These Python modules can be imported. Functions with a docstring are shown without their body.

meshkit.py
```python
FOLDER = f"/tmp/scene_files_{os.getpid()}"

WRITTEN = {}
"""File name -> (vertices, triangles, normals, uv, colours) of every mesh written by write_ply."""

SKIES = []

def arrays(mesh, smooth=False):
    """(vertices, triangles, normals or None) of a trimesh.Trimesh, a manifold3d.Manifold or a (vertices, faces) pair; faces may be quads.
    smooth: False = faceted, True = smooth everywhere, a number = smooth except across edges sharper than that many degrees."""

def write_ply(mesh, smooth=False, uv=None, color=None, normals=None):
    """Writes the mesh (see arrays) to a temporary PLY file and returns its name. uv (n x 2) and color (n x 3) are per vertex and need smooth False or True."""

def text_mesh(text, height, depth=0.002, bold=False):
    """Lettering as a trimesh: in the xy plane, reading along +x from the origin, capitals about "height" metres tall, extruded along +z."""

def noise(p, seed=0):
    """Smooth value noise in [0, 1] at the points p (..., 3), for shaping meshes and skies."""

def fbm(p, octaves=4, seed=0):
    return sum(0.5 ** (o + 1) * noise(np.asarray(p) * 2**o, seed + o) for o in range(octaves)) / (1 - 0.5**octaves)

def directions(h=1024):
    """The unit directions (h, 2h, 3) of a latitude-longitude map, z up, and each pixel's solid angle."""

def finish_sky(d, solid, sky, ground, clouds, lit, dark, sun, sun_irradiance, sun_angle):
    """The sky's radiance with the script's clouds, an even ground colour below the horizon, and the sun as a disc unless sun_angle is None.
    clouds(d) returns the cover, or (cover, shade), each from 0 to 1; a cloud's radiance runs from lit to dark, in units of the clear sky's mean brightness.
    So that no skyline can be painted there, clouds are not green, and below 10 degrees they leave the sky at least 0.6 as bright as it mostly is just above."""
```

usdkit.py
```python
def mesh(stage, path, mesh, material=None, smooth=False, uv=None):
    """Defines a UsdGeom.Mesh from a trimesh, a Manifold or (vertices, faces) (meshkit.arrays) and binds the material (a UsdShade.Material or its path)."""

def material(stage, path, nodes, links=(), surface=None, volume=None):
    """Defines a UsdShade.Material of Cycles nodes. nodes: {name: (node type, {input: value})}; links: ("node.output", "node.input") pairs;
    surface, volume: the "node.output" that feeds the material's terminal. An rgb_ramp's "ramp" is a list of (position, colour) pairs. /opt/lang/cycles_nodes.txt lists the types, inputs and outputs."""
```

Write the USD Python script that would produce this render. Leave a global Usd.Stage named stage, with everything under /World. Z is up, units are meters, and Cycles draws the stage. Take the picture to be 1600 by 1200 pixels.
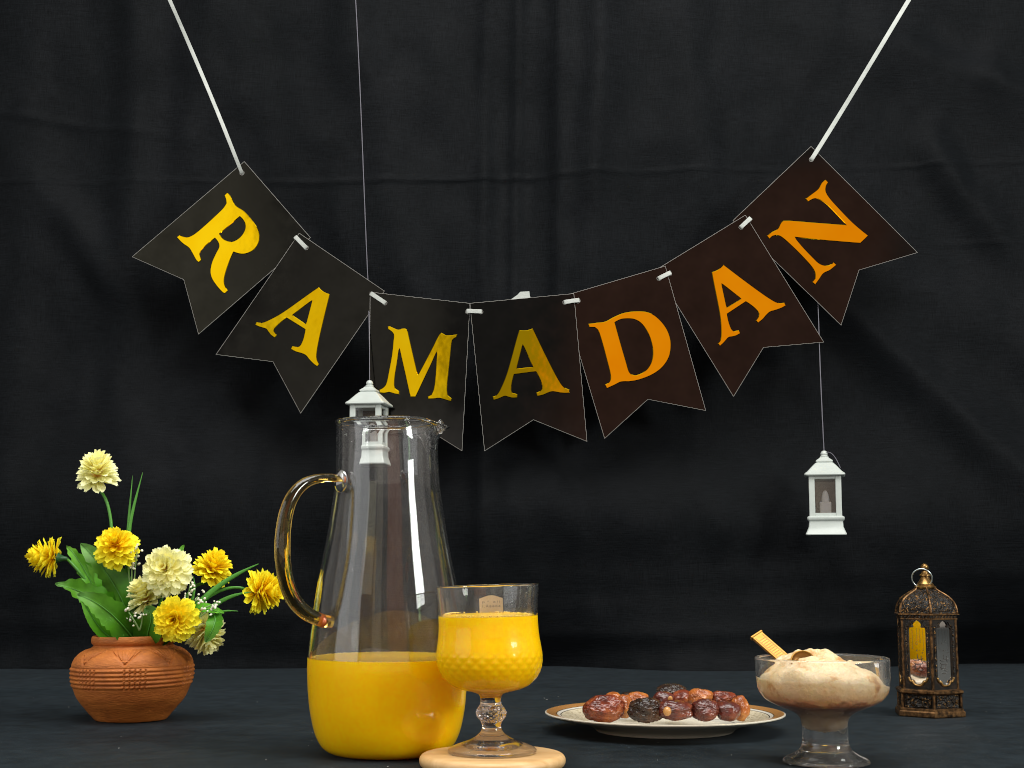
import math, random
import numpy as np, trimesh
import usdkit, meshkit
from scipy.interpolate import PchipInterpolator
from shapely.geometry import Polygon, Point
from pxr import Usd, UsdGeom, UsdLux, UsdShade, Gf, Sdf

stage = Usd.Stage.CreateInMemory()
UsdGeom.SetStageUpAxis(stage, UsdGeom.Tokens.z)
UsdGeom.SetStageMetersPerUnit(stage, 1.0)
W = UsdGeom.Xform.Define(stage, '/World')
stage.SetDefaultPrim(W.GetPrim())
rng = np.random.default_rng(7)
random.seed(7)

# ------------------------------------------------------------------ camera
F = 2200.0                      # focal length in photo pixels (photo is 1600 wide)
CAM_H = 0.1425
PITCH = math.atan(280.0 / F)
EXPOSURE = 0.13
cam = UsdGeom.Camera.Define(stage, '/World/camera')
cam.CreateHorizontalApertureAttr(36.0)
cam.CreateVerticalApertureAttr(27.0)
cam.CreateFocalLengthAttr(36.0 * F / 1600)
cam.CreateExposureAttr(EXPOSURE)
cam.CreateClippingRangeAttr(Gf.Vec2f(0.05, 100))
cam.AddTranslateOp().Set((0, 0, CAM_H))
cam.AddRotateXOp().Set(90 + math.degrees(PITCH))
C = np.array([0, 0, CAM_H])
FW = np.array([0, math.cos(PITCH), math.sin(PITCH)])
UP = np.array([0, -math.sin(PITCH), math.cos(PITCH)])


def ray(px, py):
    d = FW + UP * ((600 - py) / F)
    d[0] += (px - 800) / F
    return d


def at(px, py, Y):
    d = ray(px, py)
    return C + d * (Y / d[1])


# ------------------------------------------------------------------ lamps
def look_rot(p, t):
    """xform whose -z axis points from p to t"""
    z = np.array(p, float) - np.array(t, float)
    z /= np.linalg.norm(z)
    x = np.cross([0, 0, 1], z)
    x /= np.linalg.norm(x)
    y = np.cross(z, x)
    m = np.eye(4)
    m[0, :3], m[1, :3], m[2, :3], m[3, :3] = x, y, z, p
    return Gf.Matrix4d(*m.ravel())


def rect(name, p, t, w, h, radiance, color):
    l = UsdLux.RectLight.Define(stage, '/World/' + name)
    l.CreateWidthAttr(w)
    l.CreateHeightAttr(h)
    l.CreateIntensityAttr(radiance)
    l.CreateColorAttr(Gf.Vec3f(*color))
    l.AddTransformOp().Set(look_rot(p, t))
    return l


rect('lamp_overhead', (0.10, 0.78, 1.75), (0.0, 1.40, 0.10), 1.6, 1.1, 7.4, (1.0, 0.98, 0.94))
rect('lamp_window', (1.75, -0.05, 0.86), (0.0, 1.3, 0.2), 0.50, 0.56, 27.0, (0.97, 1.0, 0.97))
rect('lamp_window_far', (2.15, -0.45, 0.80), (0.0, 1.3, 0.25), 0.16, 0.6, 2.5, (0.6, 1.0, 0.5))
rect('lamp_wall_warm', (0.73, -1.05, 1.0), (0.35, 1.9, 0.45), 1.2, 1.2, 0.41, (1.0, 0.205, 0.02))
rect('lamp_wall_white', (-1.30, -1.0, 1.25), (-0.4, 1.9, 0.58), 0.80, 1.0, 0.62, (1.0, 0.92, 0.62))
rect('lamp_wall_soft', (-0.53, -1.15, 0.85), (-0.15, 1.9, 0.4), 0.54, 1.1, 0.38, (1.0, 0.90, 0.66))
rect('lamp_side_right', (2.45, 0.5, 1.15), (0.0, 1.3, 0.2), 1.8, 1.5, 0.42, (1.0, 0.95, 0.88))
rect('lamp_side_left', (-2.45, 0.5, 1.15), (0.0, 1.3, 0.2), 1.8, 1.5, 0.38, (1.0, 0.97, 0.93))
rect('lamp_left', (-1.65, 0.1, 0.75), (0.0, 1.4, 0.12), 1.4, 1.4, 1.55, (0.95, 0.98, 1.0))
rect('lamp_low_fill', (0.0, -1.3, 0.22), (0.0, 1.3, 0.1), 3.2, 0.55, 0.5, (1.0, 0.93, 0.85))
dome = UsdLux.DomeLight.Define(stage, '/World/room_glow')
dome.CreateIntensityAttr(0.075)
dome.CreateColorAttr(Gf.Vec3f(1.0, 0.93, 0.85))

# ------------------------------------------------------------------ materials
LOOK = '/World/Looks/'
UsdGeom.Scope.Define(stage, '/World/Looks')


def mat(name, nodes, links, surface='p.BSDF'):
    return usdkit.material(stage, LOOK + name, nodes, links, surface=surface)


def plain(name, color, rough=0.5, **kw):
    d = {'base_color': color, 'roughness': rough}
    d.update(kw)
    return mat(name, {'p': ('principled_bsdf', d)}, [])


def noisy(name, c1, c2, scale, rough=0.5, bump=0.0, bscale=None, lo=0.35, hi=0.65, stretch=(1, 1, 1), detail=4, **kw):
    d = {'roughness': rough}
    d.update(kw)
    n = {'g': ('texture_coordinate', {}),
         'm': ('mapping', {'scale': stretch}),
         'n': ('noise_texture', {'scale': scale, 'detail': float(detail), 'roughness': 0.6}),
         'r': ('rgb_ramp', {'ramp': [(lo, c1), (hi, c2)]}),
         'p': ('principled_bsdf', d)}
    l = [('g.object', 'm.vector'), ('m.vector', 'n.vector'), ('n.fac', 'r.fac'), ('r.color', 'p.base_color')]
    if bump:
        n['n2'] = ('noise_texture', {'scale': bscale or scale, 'detail': 3.0})
        n['b'] = ('bump', {'strength': 1.0, 'distance': bump})
        l += [('m.vector', 'n2.vector'), ('n2.fac', 'b.height'), ('b.normal', 'p.normal')]
    return mat(name, n, l)


def cloth(name, c1, c2, sheen, spec):
    """black woven cotton: weave threads in two directions, uneven dye, a little sheen"""
    n = {'g': ('texture_coordinate', {}),
         'n': ('noise_texture', {'scale': 7.0, 'detail': 5.0, 'roughness': 0.65}),
         'r': ('rgb_ramp', {'ramp': [(0.3, c1), (0.7, c2)]}),
         'ma': ('mapping', {'scale': (1500, 1500, 60)}), 'na': ('noise_texture', {'scale': 1.0, 'detail': 1.0}),
         'mb': ('mapping', {'scale': (60, 60, 1500)}), 'nb': ('noise_texture', {'scale': 1.0, 'detail': 1.0}),
         'add': ('math', {'math_type': 'add'}),
         'v': ('map_range', {'from_min': 0.7, 'from_max': 1.3, 'to_min': 0.6, 'to_max': 1.5}),
         'mul': ('mix', {'mix_type': 'multiply', 'fac': 1.0}),
         'b': ('bump', {'strength': 0.6, 'distance': 0.0004}),
         'p': ('principled_bsdf', {'roughness': 0.58, 'sheen_weight': sheen, 'sheen_roughness': 0.45,
                                   'sheen_tint': (0.8, 0.9, 1.0), 'specular_ior_level': spec})}
    l = [('g.object', 'n.vector'), ('n.fac', 'r.fac'), ('g.object', 'ma.vector'), ('ma.vector', 'na.vector'),
         ('g.object', 'mb.vector'), ('mb.vector', 'nb.vector'), ('na.fac', 'add.value1'), ('nb.fac', 'add.value2'),
         ('add.value', 'v.value'), ('r.color', 'mul.color1'), ('v.result', 'mul.color2'), ('mul.color', 'p.base_color'),
         ('add.value', 'b.height'), ('b.normal', 'p.normal')]
    return mat(name, n, l)


M = {}
M['backdrop'] = cloth('backdrop_cloth', (0.0034, 0.0042, 0.0050), (0.0056, 0.0064, 0.0076), 0.02, 0.045)
M['table'] = cloth('table_cloth', (0.0062, 0.0100, 0.0128), (0.0092, 0.0140, 0.0175), 0.03, 0.06)
M['card'] = mat('black_card_gloss', {'g': ('texture_coordinate', {}), 'n': ('noise_texture', {'scale': 22.0, 'detail': 5.0, 'roughness': 0.65}), 'r': ('map_range', {'from_min': 0.35, 'from_max': 0.7, 'to_min': 0.08, 'to_max': 0.16}),
                                'r2': ('map_range', {'from_min': 0.3, 'from_max': 0.7, 'to_min': 1.33, 'to_max': 1.43}), 'f': ('fresnel', {}), 'd': ('diffuse_bsdf', {'color': (0.0012, 0.0011, 0.0009)}), 'gl': ('glossy_bsdf', {'distribution': 'beckmann', 'color': (1, 1, 1)}), 'm': ('mix_closure', {})},
                [('g.object', 'n.vector'), ('n.fac', 'r.value'), ('r.result', 'gl.roughness'), ('n.fac', 'r2.value'), ('r2.result', 'f.IOR'), ('f.fac', 'm.fac'), ('d.BSDF', 'm.closure1'), ('gl.BSDF', 'm.closure2')], surface='m.closure')
M['card_edge'] = plain('card_edge', (0.30, 0.29, 0.27), 0.7)
M['foil'] = mat('gold_foil', {'g': ('texture_coordinate', {}), 'n': ('noise_texture', {'scale': 14.0, 'detail': 4.0}), 'r': ('rgb_ramp', {'ramp': [(0.35, (0.96, 0.60, 0.002)), (0.65, (1.0, 0.68, 0.006))]}),
                              'n2': ('noise_texture', {'scale': 22.0, 'detail': 3.0}), 'b': ('bump', {'strength': 1.0, 'distance': 0.0003}), 'p': ('glossy_bsdf', {'distribution': 'beckmann', 'roughness': 0.10})},
                [('g.object', 'n.vector'), ('n.fac', 'r.fac'), ('r.color', 'p.color'), ('g.object', 'n2.vector'), ('n2.fac', 'b.height'), ('b.normal', 'p.normal')])
M['ribbon'] = noisy('white_ribbon', (0.36, 0.385, 0.36), (0.44, 0.465, 0.44), 60, rough=0.55, bump=0.0004, bscale=500)
M['thread'] = plain('grey_thread', (0.13, 0.125, 0.15), 0.7)
M['white'] = noisy('white_plastic', (0.44, 0.485, 0.46), (0.49, 0.535, 0.51), 30, rough=0.38, bump=0.0002, bscale=120)
M['white_candle'] = plain('candle_plastic', (0.96, 0.95, 0.93), 0.45, subsurface_weight=0.5, subsurface_radius=(1, .8, .6), subsurface_scale=0.003)
M['smoke_pane'] = mat('smoke_pane', {'t': ('transparent_bsdf', {'color': (0.42, 0.32, 0.26)}), 'gl': ('glossy_bsdf', {'roughness': 0.08, 'color': (1, .9, .8)}),
                                     'd': ('diffuse_bsdf', {'color': (0.20, 0.13, 0.09)}), 'm1': ('mix_closure', {'fac': 0.35}),
                                     'f': ('fresnel', {'IOR': 1.45}), 'm': ('mix_closure', {})},
                      [('t.BSDF', 'm1.closure1'), ('d.BSDF', 'm1.closure2'), ('m1.closure', 'm.closure1'), ('gl.BSDF', 'm.closure2'), ('f.fac', 'm.fac')], surface='m.closure')


def glass(name, color=(1, 1, 1), ior=1.5, wob=0.0, stretch=(40, 40, 5), rough=0.0, film=0.0):
    n = {'p': ('principled_bsdf', {'base_color': color, 'roughness': rough, 'ior': ior, 'transmission_weight': 1.0}), 'g': ('texture_coordinate', {})}
    l = []
    if wob:
        n.update({'m': ('mapping', {'scale': stretch}), 'n': ('noise_texture', {'scale': 1.0, 'detail': 2.0}), 'b': ('bump', {'strength': 1.0, 'distance': wob})})
        l = [('g.object', 'm.vector'), ('m.vector', 'n.vector'), ('n.fac', 'b.height'), ('b.normal', 'p.normal')]
    if not film:
        return mat(name, n, l)
    # thin smears and drying marks: a patchy film that scatters a little light
    n.update({'fm': ('mapping', {'scale': (55, 55, 14)}), 'fn': ('noise_texture', {'scale': 1.0, 'detail': 5.0, 'roughness': 0.7, 'distortion': 0.8}), 'fr': ('map_range', {'from_min': 0.38, 'from_max': 0.72, 'to_min': film * 0.35, 'to_max': film * 1.6, 'clamp': True}),
              'fd': ('diffuse_bsdf', {'color': (0.85, 0.85, 0.82)}), 'mx': ('mix_closure', {})})
    l += [('g.object', 'fm.vector'), ('fm.vector', 'fn.vector'), ('fn.fac', 'fr.value'), ('fr.result', 'mx.fac'), ('p.BSDF', 'mx.closure1'), ('fd.BSDF', 'mx.closure2')]
    return mat(name, n, l, surface='mx.closure')


M['glass'] = glass('jug_glass', ior=1.43, film=0.012)
M['glass2'] = glass('goblet_glass', ior=1.46, film=0.02)
M['glass3'] = glass('bowl_glass', ior=1.50, wob=0.0001, stretch=(60, 60, 40), film=0.05)
M['amber'] = glass('amber_glass', (0.97, 0.67, 0.17))
M['amber_core'] = plain('amber_core', (0.62, 0.13, 0.02), 0.3, coat_weight=0.6)
M['juice'] = noisy('orange_juice', (1.0, 0.50, 0.001), (1.0, 0.58, 0.002), 260, rough=0.3, lo=0.3, hi=0.7, specular_ior_level=0.1, subsurface_weight=0.3, subsurface_radius=(1.0, 0.6, 0.08), subsurface_scale=0.006, coat_weight=0.35, coat_roughness=0.02, coat_ior=1.4)
M['sticker'] = plain('paper_sticker', (0.72, 0.55, 0.32), 0.6)
M['ink'] = plain('dark_ink', (0.03, 0.025, 0.02), 0.6)


def wood():
    n = {'g': ('texture_coordinate', {}), 'm': ('mapping', {'scale': (9, 85, 85), 'rotation': (0, 0, 0.3)}),
         'n': ('noise_texture', {'scale': 1.0, 'detail': 6.0, 'roughness': 0.6, 'distortion': 0.6}),
         'r': ('rgb_ramp', {'ramp': [(0.3, (0.42, 0.22, 0.08)), (0.46, (0.62, 0.38, 0.16)), (0.7, (0.74, 0.49, 0.24))]}),
         'b': ('bump', {'strength': 0.5, 'distance': 0.0003}),
         'p': ('principled_bsdf', {'roughness': 0.42})}
    return mat('pale_wood', n, [('g.object', 'm.vector'), ('m.vector', 'n.vector'), ('n.fac', 'r.fac'), ('r.color', 'p.base_color'), ('n.fac', 'b.height'), ('b.normal', 'p.normal')])


M['wood'] = wood()
M['clay'] = mat('terracotta_worn', {'g': ('texture_coordinate', {}), 'm': ('mapping', {'scale': (1, 1, 3)}), 'n': ('noise_texture', {'scale': 35.0, 'detail': 5.0, 'roughness': 0.65}), 'r': ('rgb_ramp', {'ramp': [(0.35, (0.38, 0.102, 0.013)), (0.65, (0.53, 0.165, 0.025))]}),
                                  'n2': ('noise_texture', {'scale': 260.0, 'detail': 3.0}), 'n3': ('noise_texture', {'scale': 26.0, 'detail': 6.0, 'roughness': 0.7}), 'st': ('rgb_ramp', {'ramp': [(0.30, (0.45, 0.38, 0.34)), (0.46, (1, 1, 1))]}),
                                  'mu': ('mix', {'mix_type': 'multiply', 'fac': 0.8}), 'b': ('bump', {'strength': 1.0, 'distance': 0.0006}), 'p': ('principled_bsdf', {'roughness': 0.62})},
                [('g.object', 'm.vector'), ('m.vector', 'n.vector'), ('n.fac', 'r.fac'), ('r.color', 'mu.color1'), ('g.object', 'n3.vector'), ('n3.fac', 'st.fac'), ('st.color', 'mu.color2'), ('mu.color', 'p.base_color'), ('m.vector', 'n2.vector'), ('n2.fac', 'b.height'), ('b.normal', 'p.normal')])
M['cream_china'] = plain('cream_china', (0.72, 0.66, 0.54), 0.16, coat_weight=0.3)


def cream():
    n = {'g': ('texture_coordinate', {}), 'n': ('noise_texture', {'scale': 75.0, 'detail': 4.0, 'roughness': 0.55}),
         'r': ('rgb_ramp', {'ramp': [(0.30, (0.78, 0.60, 0.37)), (0.56, (0.73, 0.53, 0.30)), (0.64, (0.58, 0.34, 0.14)), (0.74, (0.40, 0.19, 0.06))]}),
         'n2': ('noise_texture', {'scale': 260.0, 'detail': 5.0}), 'b': ('bump', {'strength': 1.0, 'distance': 0.0020}),
         'p': ('principled_bsdf', {'roughness': 0.4, 'subsurface_weight': 0.35, 'subsurface_radius': (1.0, 0.6, 0.3), 'subsurface_scale': 0.006})}
    z0, z1 = CREAM_Z
    n.update({'xyz': ('separate_xyz', {}), 'zr': ('map_range', {'from_min': z0, 'from_max': z1, 'to_min': 1.0, 'to_max': 0.0, 'clamp': True}), 'n3': ('noise_texture', {'scale': 60.0, 'detail': 3.0}),
              'ad': ('math', {'math_type': 'add'}), 'zm': ('rgb_ramp', {'ramp': [(0.86, (0, 0, 0)), (1.0, (1, 1, 1))]}), 'mx': ('mix', {'color2': (0.44, 0.28, 0.12)}), 'ml': ('math', {'math_type': 'multiply', 'value2': 0.75})})
    return mat('caramel_cream', n, [('g.object', 'xyz.vector'), ('xyz.z', 'zr.value'), ('g.object', 'n3.vector'), ('n3.fac', 'ad.value1'), ('zr.result', 'ml.value1'), ('ml.value', 'ad.value2'), ('ad.value', 'zm.fac'), ('zm.color', 'mx.fac'), ('r.color', 'mx.color1'), ('mx.color', 'p.base_color'),
                                    ('g.object', 'n.vector'), ('n.fac', 'r.fac'), ('g.object', 'n2.vector'), ('n2.fac', 'b.height'), ('b.normal', 'p.normal')])


M['sauce'] = noisy('brown_sauce', (0.30, 0.19, 0.095), (0.44, 0.32, 0.19), 55, rough=0.3, subsurface_weight=0.3, subsurface_radius=(1., .6, .3), subsurface_scale=0.004)
M['spoon'] = noisy('gold_spoon', (0.30, 0.155, 0.034), (0.40, 0.22, 0.055), 90, rough=0.45, metallic=1.0)
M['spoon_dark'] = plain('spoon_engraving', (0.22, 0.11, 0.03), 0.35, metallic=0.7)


def date_mat(name, c1, c2, c3):
    n = {'g': ('texture_coordinate', {}), 'n': ('noise_texture', {'scale': 70.0, 'detail': 4.0, 'roughness': 0.6}),
         'r': ('rgb_ramp', {'ramp': [(0.32, c1), (0.5, c2), (0.7, c3)]}),
         'n2': ('noise_texture', {'scale': 260.0, 'detail': 2.0, 'distortion': 1.2}), 'b': ('bump', {'strength': 0.35, 'distance': 0.0004}),
         'p': ('principled_bsdf', {'roughness': 0.30, 'specular_ior_level': 0.35, 'coat_weight': 0.5, 'coat_roughness': 0.04})}
    return mat(name, n, [('g.object', 'n.vector'), ('n.fac', 'r.fac'), ('r.color', 'p.base_color'), ('g.object', 'n2.vector'), ('n2.fac', 'b.height'), ('b.normal', 'p.normal')])


DATE = {'red': date_mat('date_red', (0.06, 0.009, 0.005), (0.19, 0.032, 0.011), (0.40, 0.12, 0.03)),
        'black': date_mat('date_black', (0.010, 0.005, 0.004), (0.028, 0.012, 0.007), (0.13, 0.055, 0.02)),
        'orange': date_mat('date_orange', (0.20, 0.042, 0.010), (0.42, 0.12, 0.022), (0.60, 0.28, 0.07)),
        'purple': date_mat('date_purple', (0.035, 0.007, 0.006), (0.105, 0.019, 0.012), (0.24, 0.06, 0.025))}
M['date_tip'] = plain('date_tip', (0.55, 0.27, 0.08), 0.35, coat_weight=0.4)


def attr_mat(name, ramp, rough, transl, extra=0.0):
    """petals and leaves: colour runs along the blade (primvar along), thin enough to let light through"""
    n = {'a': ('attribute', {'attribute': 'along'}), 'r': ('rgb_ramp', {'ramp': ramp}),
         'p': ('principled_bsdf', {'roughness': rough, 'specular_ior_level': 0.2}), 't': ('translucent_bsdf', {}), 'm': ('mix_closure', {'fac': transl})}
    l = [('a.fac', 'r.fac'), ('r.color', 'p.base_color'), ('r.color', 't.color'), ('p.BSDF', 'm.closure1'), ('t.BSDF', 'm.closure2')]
    if extra:
        n.update({'g': ('texture_coordinate', {}), 'n': ('noise_texture', {'scale': 45.0, 'detail': 4.0}), 'v': ('map_range', {'from_min': 0.3, 'from_max': 0.7, 'to_min': 1 - extra, 'to_max': 1 + extra}),
                  'mu': ('mix', {'mix_type': 'multiply', 'fac': 1.0})})
        l = [x for x in l if x[0] != 'r.color'] + [('g.object', 'n.vector'), ('n.fac', 'v.value'), ('r.color', 'mu.color1'), ('v.result', 'mu.color2'), ('mu.color', 'p.base_color'), ('mu.color', 't.color')]
    return mat(name, n, l, surface='m.closure')


M['petal_yellow'] = attr_mat('petal_yellow', [(0, (1.0, 0.54, 0.004)), (0.4, (1.0, 0.77, 0.010)), (1, (1.0, 0.95, 0.05))], 0.6, 0.22)
M['petal_pale'] = attr_mat('petal_pale', [(0, (1.0, 0.62, 0.08)), (0.3, (0.98, 0.92, 0.38)), (1, (0.98, 1.0, 0.62))], 0.6, 0.22)
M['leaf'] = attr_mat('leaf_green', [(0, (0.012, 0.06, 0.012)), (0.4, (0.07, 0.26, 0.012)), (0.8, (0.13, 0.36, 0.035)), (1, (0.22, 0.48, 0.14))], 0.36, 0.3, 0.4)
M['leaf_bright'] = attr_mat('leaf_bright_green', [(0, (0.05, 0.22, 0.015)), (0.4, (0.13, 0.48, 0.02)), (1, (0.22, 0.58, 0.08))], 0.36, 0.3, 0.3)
M['stem'] = plain('stem_green', (0.07, 0.26, 0.03), 0.45)
M['calyx'] = plain('calyx_green', (0.015, 0.09, 0.025), 0.45)
M['bud'] = plain('bud_white', (0.74, 0.74, 0.60), 0.6)
M['sprig'] = plain('sprig_green', (0.20, 0.34, 0.12), 0.5)


def bronze(name, bump, scale):
    n = {'g': ('texture_coordinate', {}), 'v': ('noise_texture', {'scale': scale, 'detail': 2.0, 'distortion': 1.5}),
         'r': ('rgb_ramp', {'ramp': [(0.46, (0.006, 0.005, 0.004)), (0.58, (0.016, 0.010, 0.006)), (0.70, (0.42, 0.23, 0.085))]}),
         'me': ('rgb_ramp', {'ramp': [(0.45, (0.1, 0.1, 0.1)), (0.62, (0.9, 0.9, 0.9))]}),
         'b': ('bump', {'strength': 1.0, 'distance': bump}), 'p': ('principled_bsdf', {'roughness': 0.36})}
    return mat(name, n, [('g.object', 'v.vector'), ('v.fac', 'r.fac'), ('r.color', 'p.base_color'), ('v.fac', 'me.fac'), ('me.color', 'p.metallic'), ('v.fac', 'b.height'), ('b.normal', 'p.normal')])


M['bronze_relief'] = bronze('bronze_relief', 0.0016, 420)
M['bronze'] = noisy('dark_bronze', (0.005, 0.0045, 0.004), (0.035, 0.020, 0.010), 160, rough=0.36, metallic=0.35, lo=0.42, hi=0.68)
M['copper'] = noisy('rubbed_copper', (0.016, 0.010, 0.006), (0.25, 0.13, 0.05), 260, rough=0.38, metallic=0.8, lo=0.34, hi=0.68)
M['brass'] = noisy('rubbed_brass', (0.10, 0.055, 0.018), (0.45, 0.26, 0.085), 150, rough=0.33, metallic=0.85)
M['steel'] = plain('pale_steel', (0.62, 0.72, 0.72), 0.25, metallic=0.9)
M['mirror'] = plain('mirror_pane', (0.80, 0.76, 0.70), 0.03, metallic=1.0)
M['print'] = plain('pane_print', (0.05, 0.045, 0.04), 0.4)
M['lint'] = plain('lint', (0.42, 0.42, 0.40), 0.8)

# ------------------------------------------------------------------ scene helpers
used = {}


def fresh(parent, name):
    k = (parent, name)
    n = used.get(k, 0)
    used[k] = n + 1
    return f'{parent}/{name}' if n == 0 else f'{parent}/{name}_{n:03d}'


class Thing:
    def __init__(self, name, label, cat, loc, group=None, kind=None):
        self.path = fresh('/World', name)
        self.loc = np.array(loc, float)
        x = UsdGeom.Xform.Define(stage, self.path)
        x.AddTranslateOp().Set(Gf.Vec3d(*map(float, loc)))
        tag(x.GetPrim(), label, cat, group, kind)

    def part(self, name, mesh, m, smooth=35, label=None, under=None, along=None):
        v, f = arr(mesh)
        parent = under or self.path
        path = fresh(parent, name)
        return emit(path, v - self.loc, f, m, smooth, label, along)


def tag(p, label=None, cat=None, group=None, kind=None):
    for k, v in (('label', label), ('category', cat), ('group', group), ('kind', kind)):
        if v:
            p.SetCustomDataByKey(k, v)


def arr(mesh):
    if isinstance(mesh, (tuple, list)):
        v, f = np.asarray(mesh[0], float), np.asarray(mesh[1], int)
        if f.shape[1] == 4:
            f = np.vstack([f[:, [0, 1, 2]], f[:, [0, 2, 3]]])
        return v, f
    return np.array(mesh.vertices), np.array(mesh.faces)


def emit(path, v, f, m, smooth, label=None, along=None):
    if along is not None:
        g = usdkit.mesh(stage, path, (v, f), m, smooth=True)
        UsdGeom.PrimvarsAPI(g).CreatePrimvar('along', Sdf.ValueTypeNames.FloatArray, 'vertex').Set(list(map(float, along)))
    else:
        g = usdkit.mesh(stage, path, (v, f), m, smooth=smooth)
    g.CreateDoubleSidedAttr(True)
    if label:
        g.GetPrim().SetCustomDataByKey('label', label)
    return path


def single(name, mesh, m, label=None, cat=None, smooth=35, group=None, kind=None):
    v, f = arr(mesh)
    path = fresh('/World', name)
    emit(path, v, f, m, smooth)
    tag(stage.GetPrimAtPath(path), label, cat, group, kind)


def join(*ms):
    vs, fs, n = [], [], 0
    for q in ms:
        v, f = arr(q)
        vs.append(v)
        fs.append(f + n)
        n += len(v)
    return np.vstack(vs), np.vstack(fs)


def outward(v, f):
    t = trimesh.Trimesh(v, f, process=False)
    return (v, f[:, ::-1]) if t.volume < 0 else (v, f)


def revolve(prof, n=96, warp=None):
    """prof: (r, z) pairs, r = 0 at both ends for a closed body. warp(theta, r, z) -> r, z arrays"""
    prof = np.array(prof, float)
    th = np.arange(n) * 2 * np.pi / n
    R = np.repeat(prof[:, :1], n, 1)
    Z = np.repeat(prof[:, 1:], n, 1)
    if warp is not None:
        R, Z = warp(th[None, :] + 0 * R, R, Z)
    v = np.stack([R * np.cos(th), R * np.sin(th), Z], -1).reshape(-1, 3)
    k, j = np.meshgrid(np.arange(len(prof) - 1), np.arange(n), indexing='ij')
    a, b = k * n + j, k * n + (j + 1) % n
    f = np.stack([a, b, b + n, a + n], -1).reshape(-1, 4)
    f = np.vstack([f[:, [0, 1, 2]], f[:, [0, 2, 3]]])
    v2 = v.copy()
    t = trimesh.Trimesh(v2, f, process=False)
    t.merge_vertices(digits_vertex=7)
    t.update_faces(t.nondegenerate_faces())
    t.remove_unreferenced_vertices()
    return outward(np.array(t.vertices), np.array(t.faces))


def smooth_prof(pts, n):
    """denser profile through (r, z), by arc length"""
    p = np.array(pts, float)
    d = np.r_[0, np.cumsum(np.linalg.norm(np.diff(p, axis=0), axis=1))]
    t = np.linspace(0, d[-1], n)
    return np.stack([PchipInterpolator(d, p[:, 0])(t), PchipInterpolator(d, p[:, 1])(t)], 1)


def spline(pts, n):
    p = np.array(pts, float)
    d = np.r_[0, np.cumsum(np.linalg.norm(np.diff(p, axis=0), axis=1) ** 0.5 + 1e-9)]
    from scipy.interpolate import CubicSpline
    t = np.linspace(0, d[-1], n)
    return CubicSpline(d, p)(t)


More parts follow.
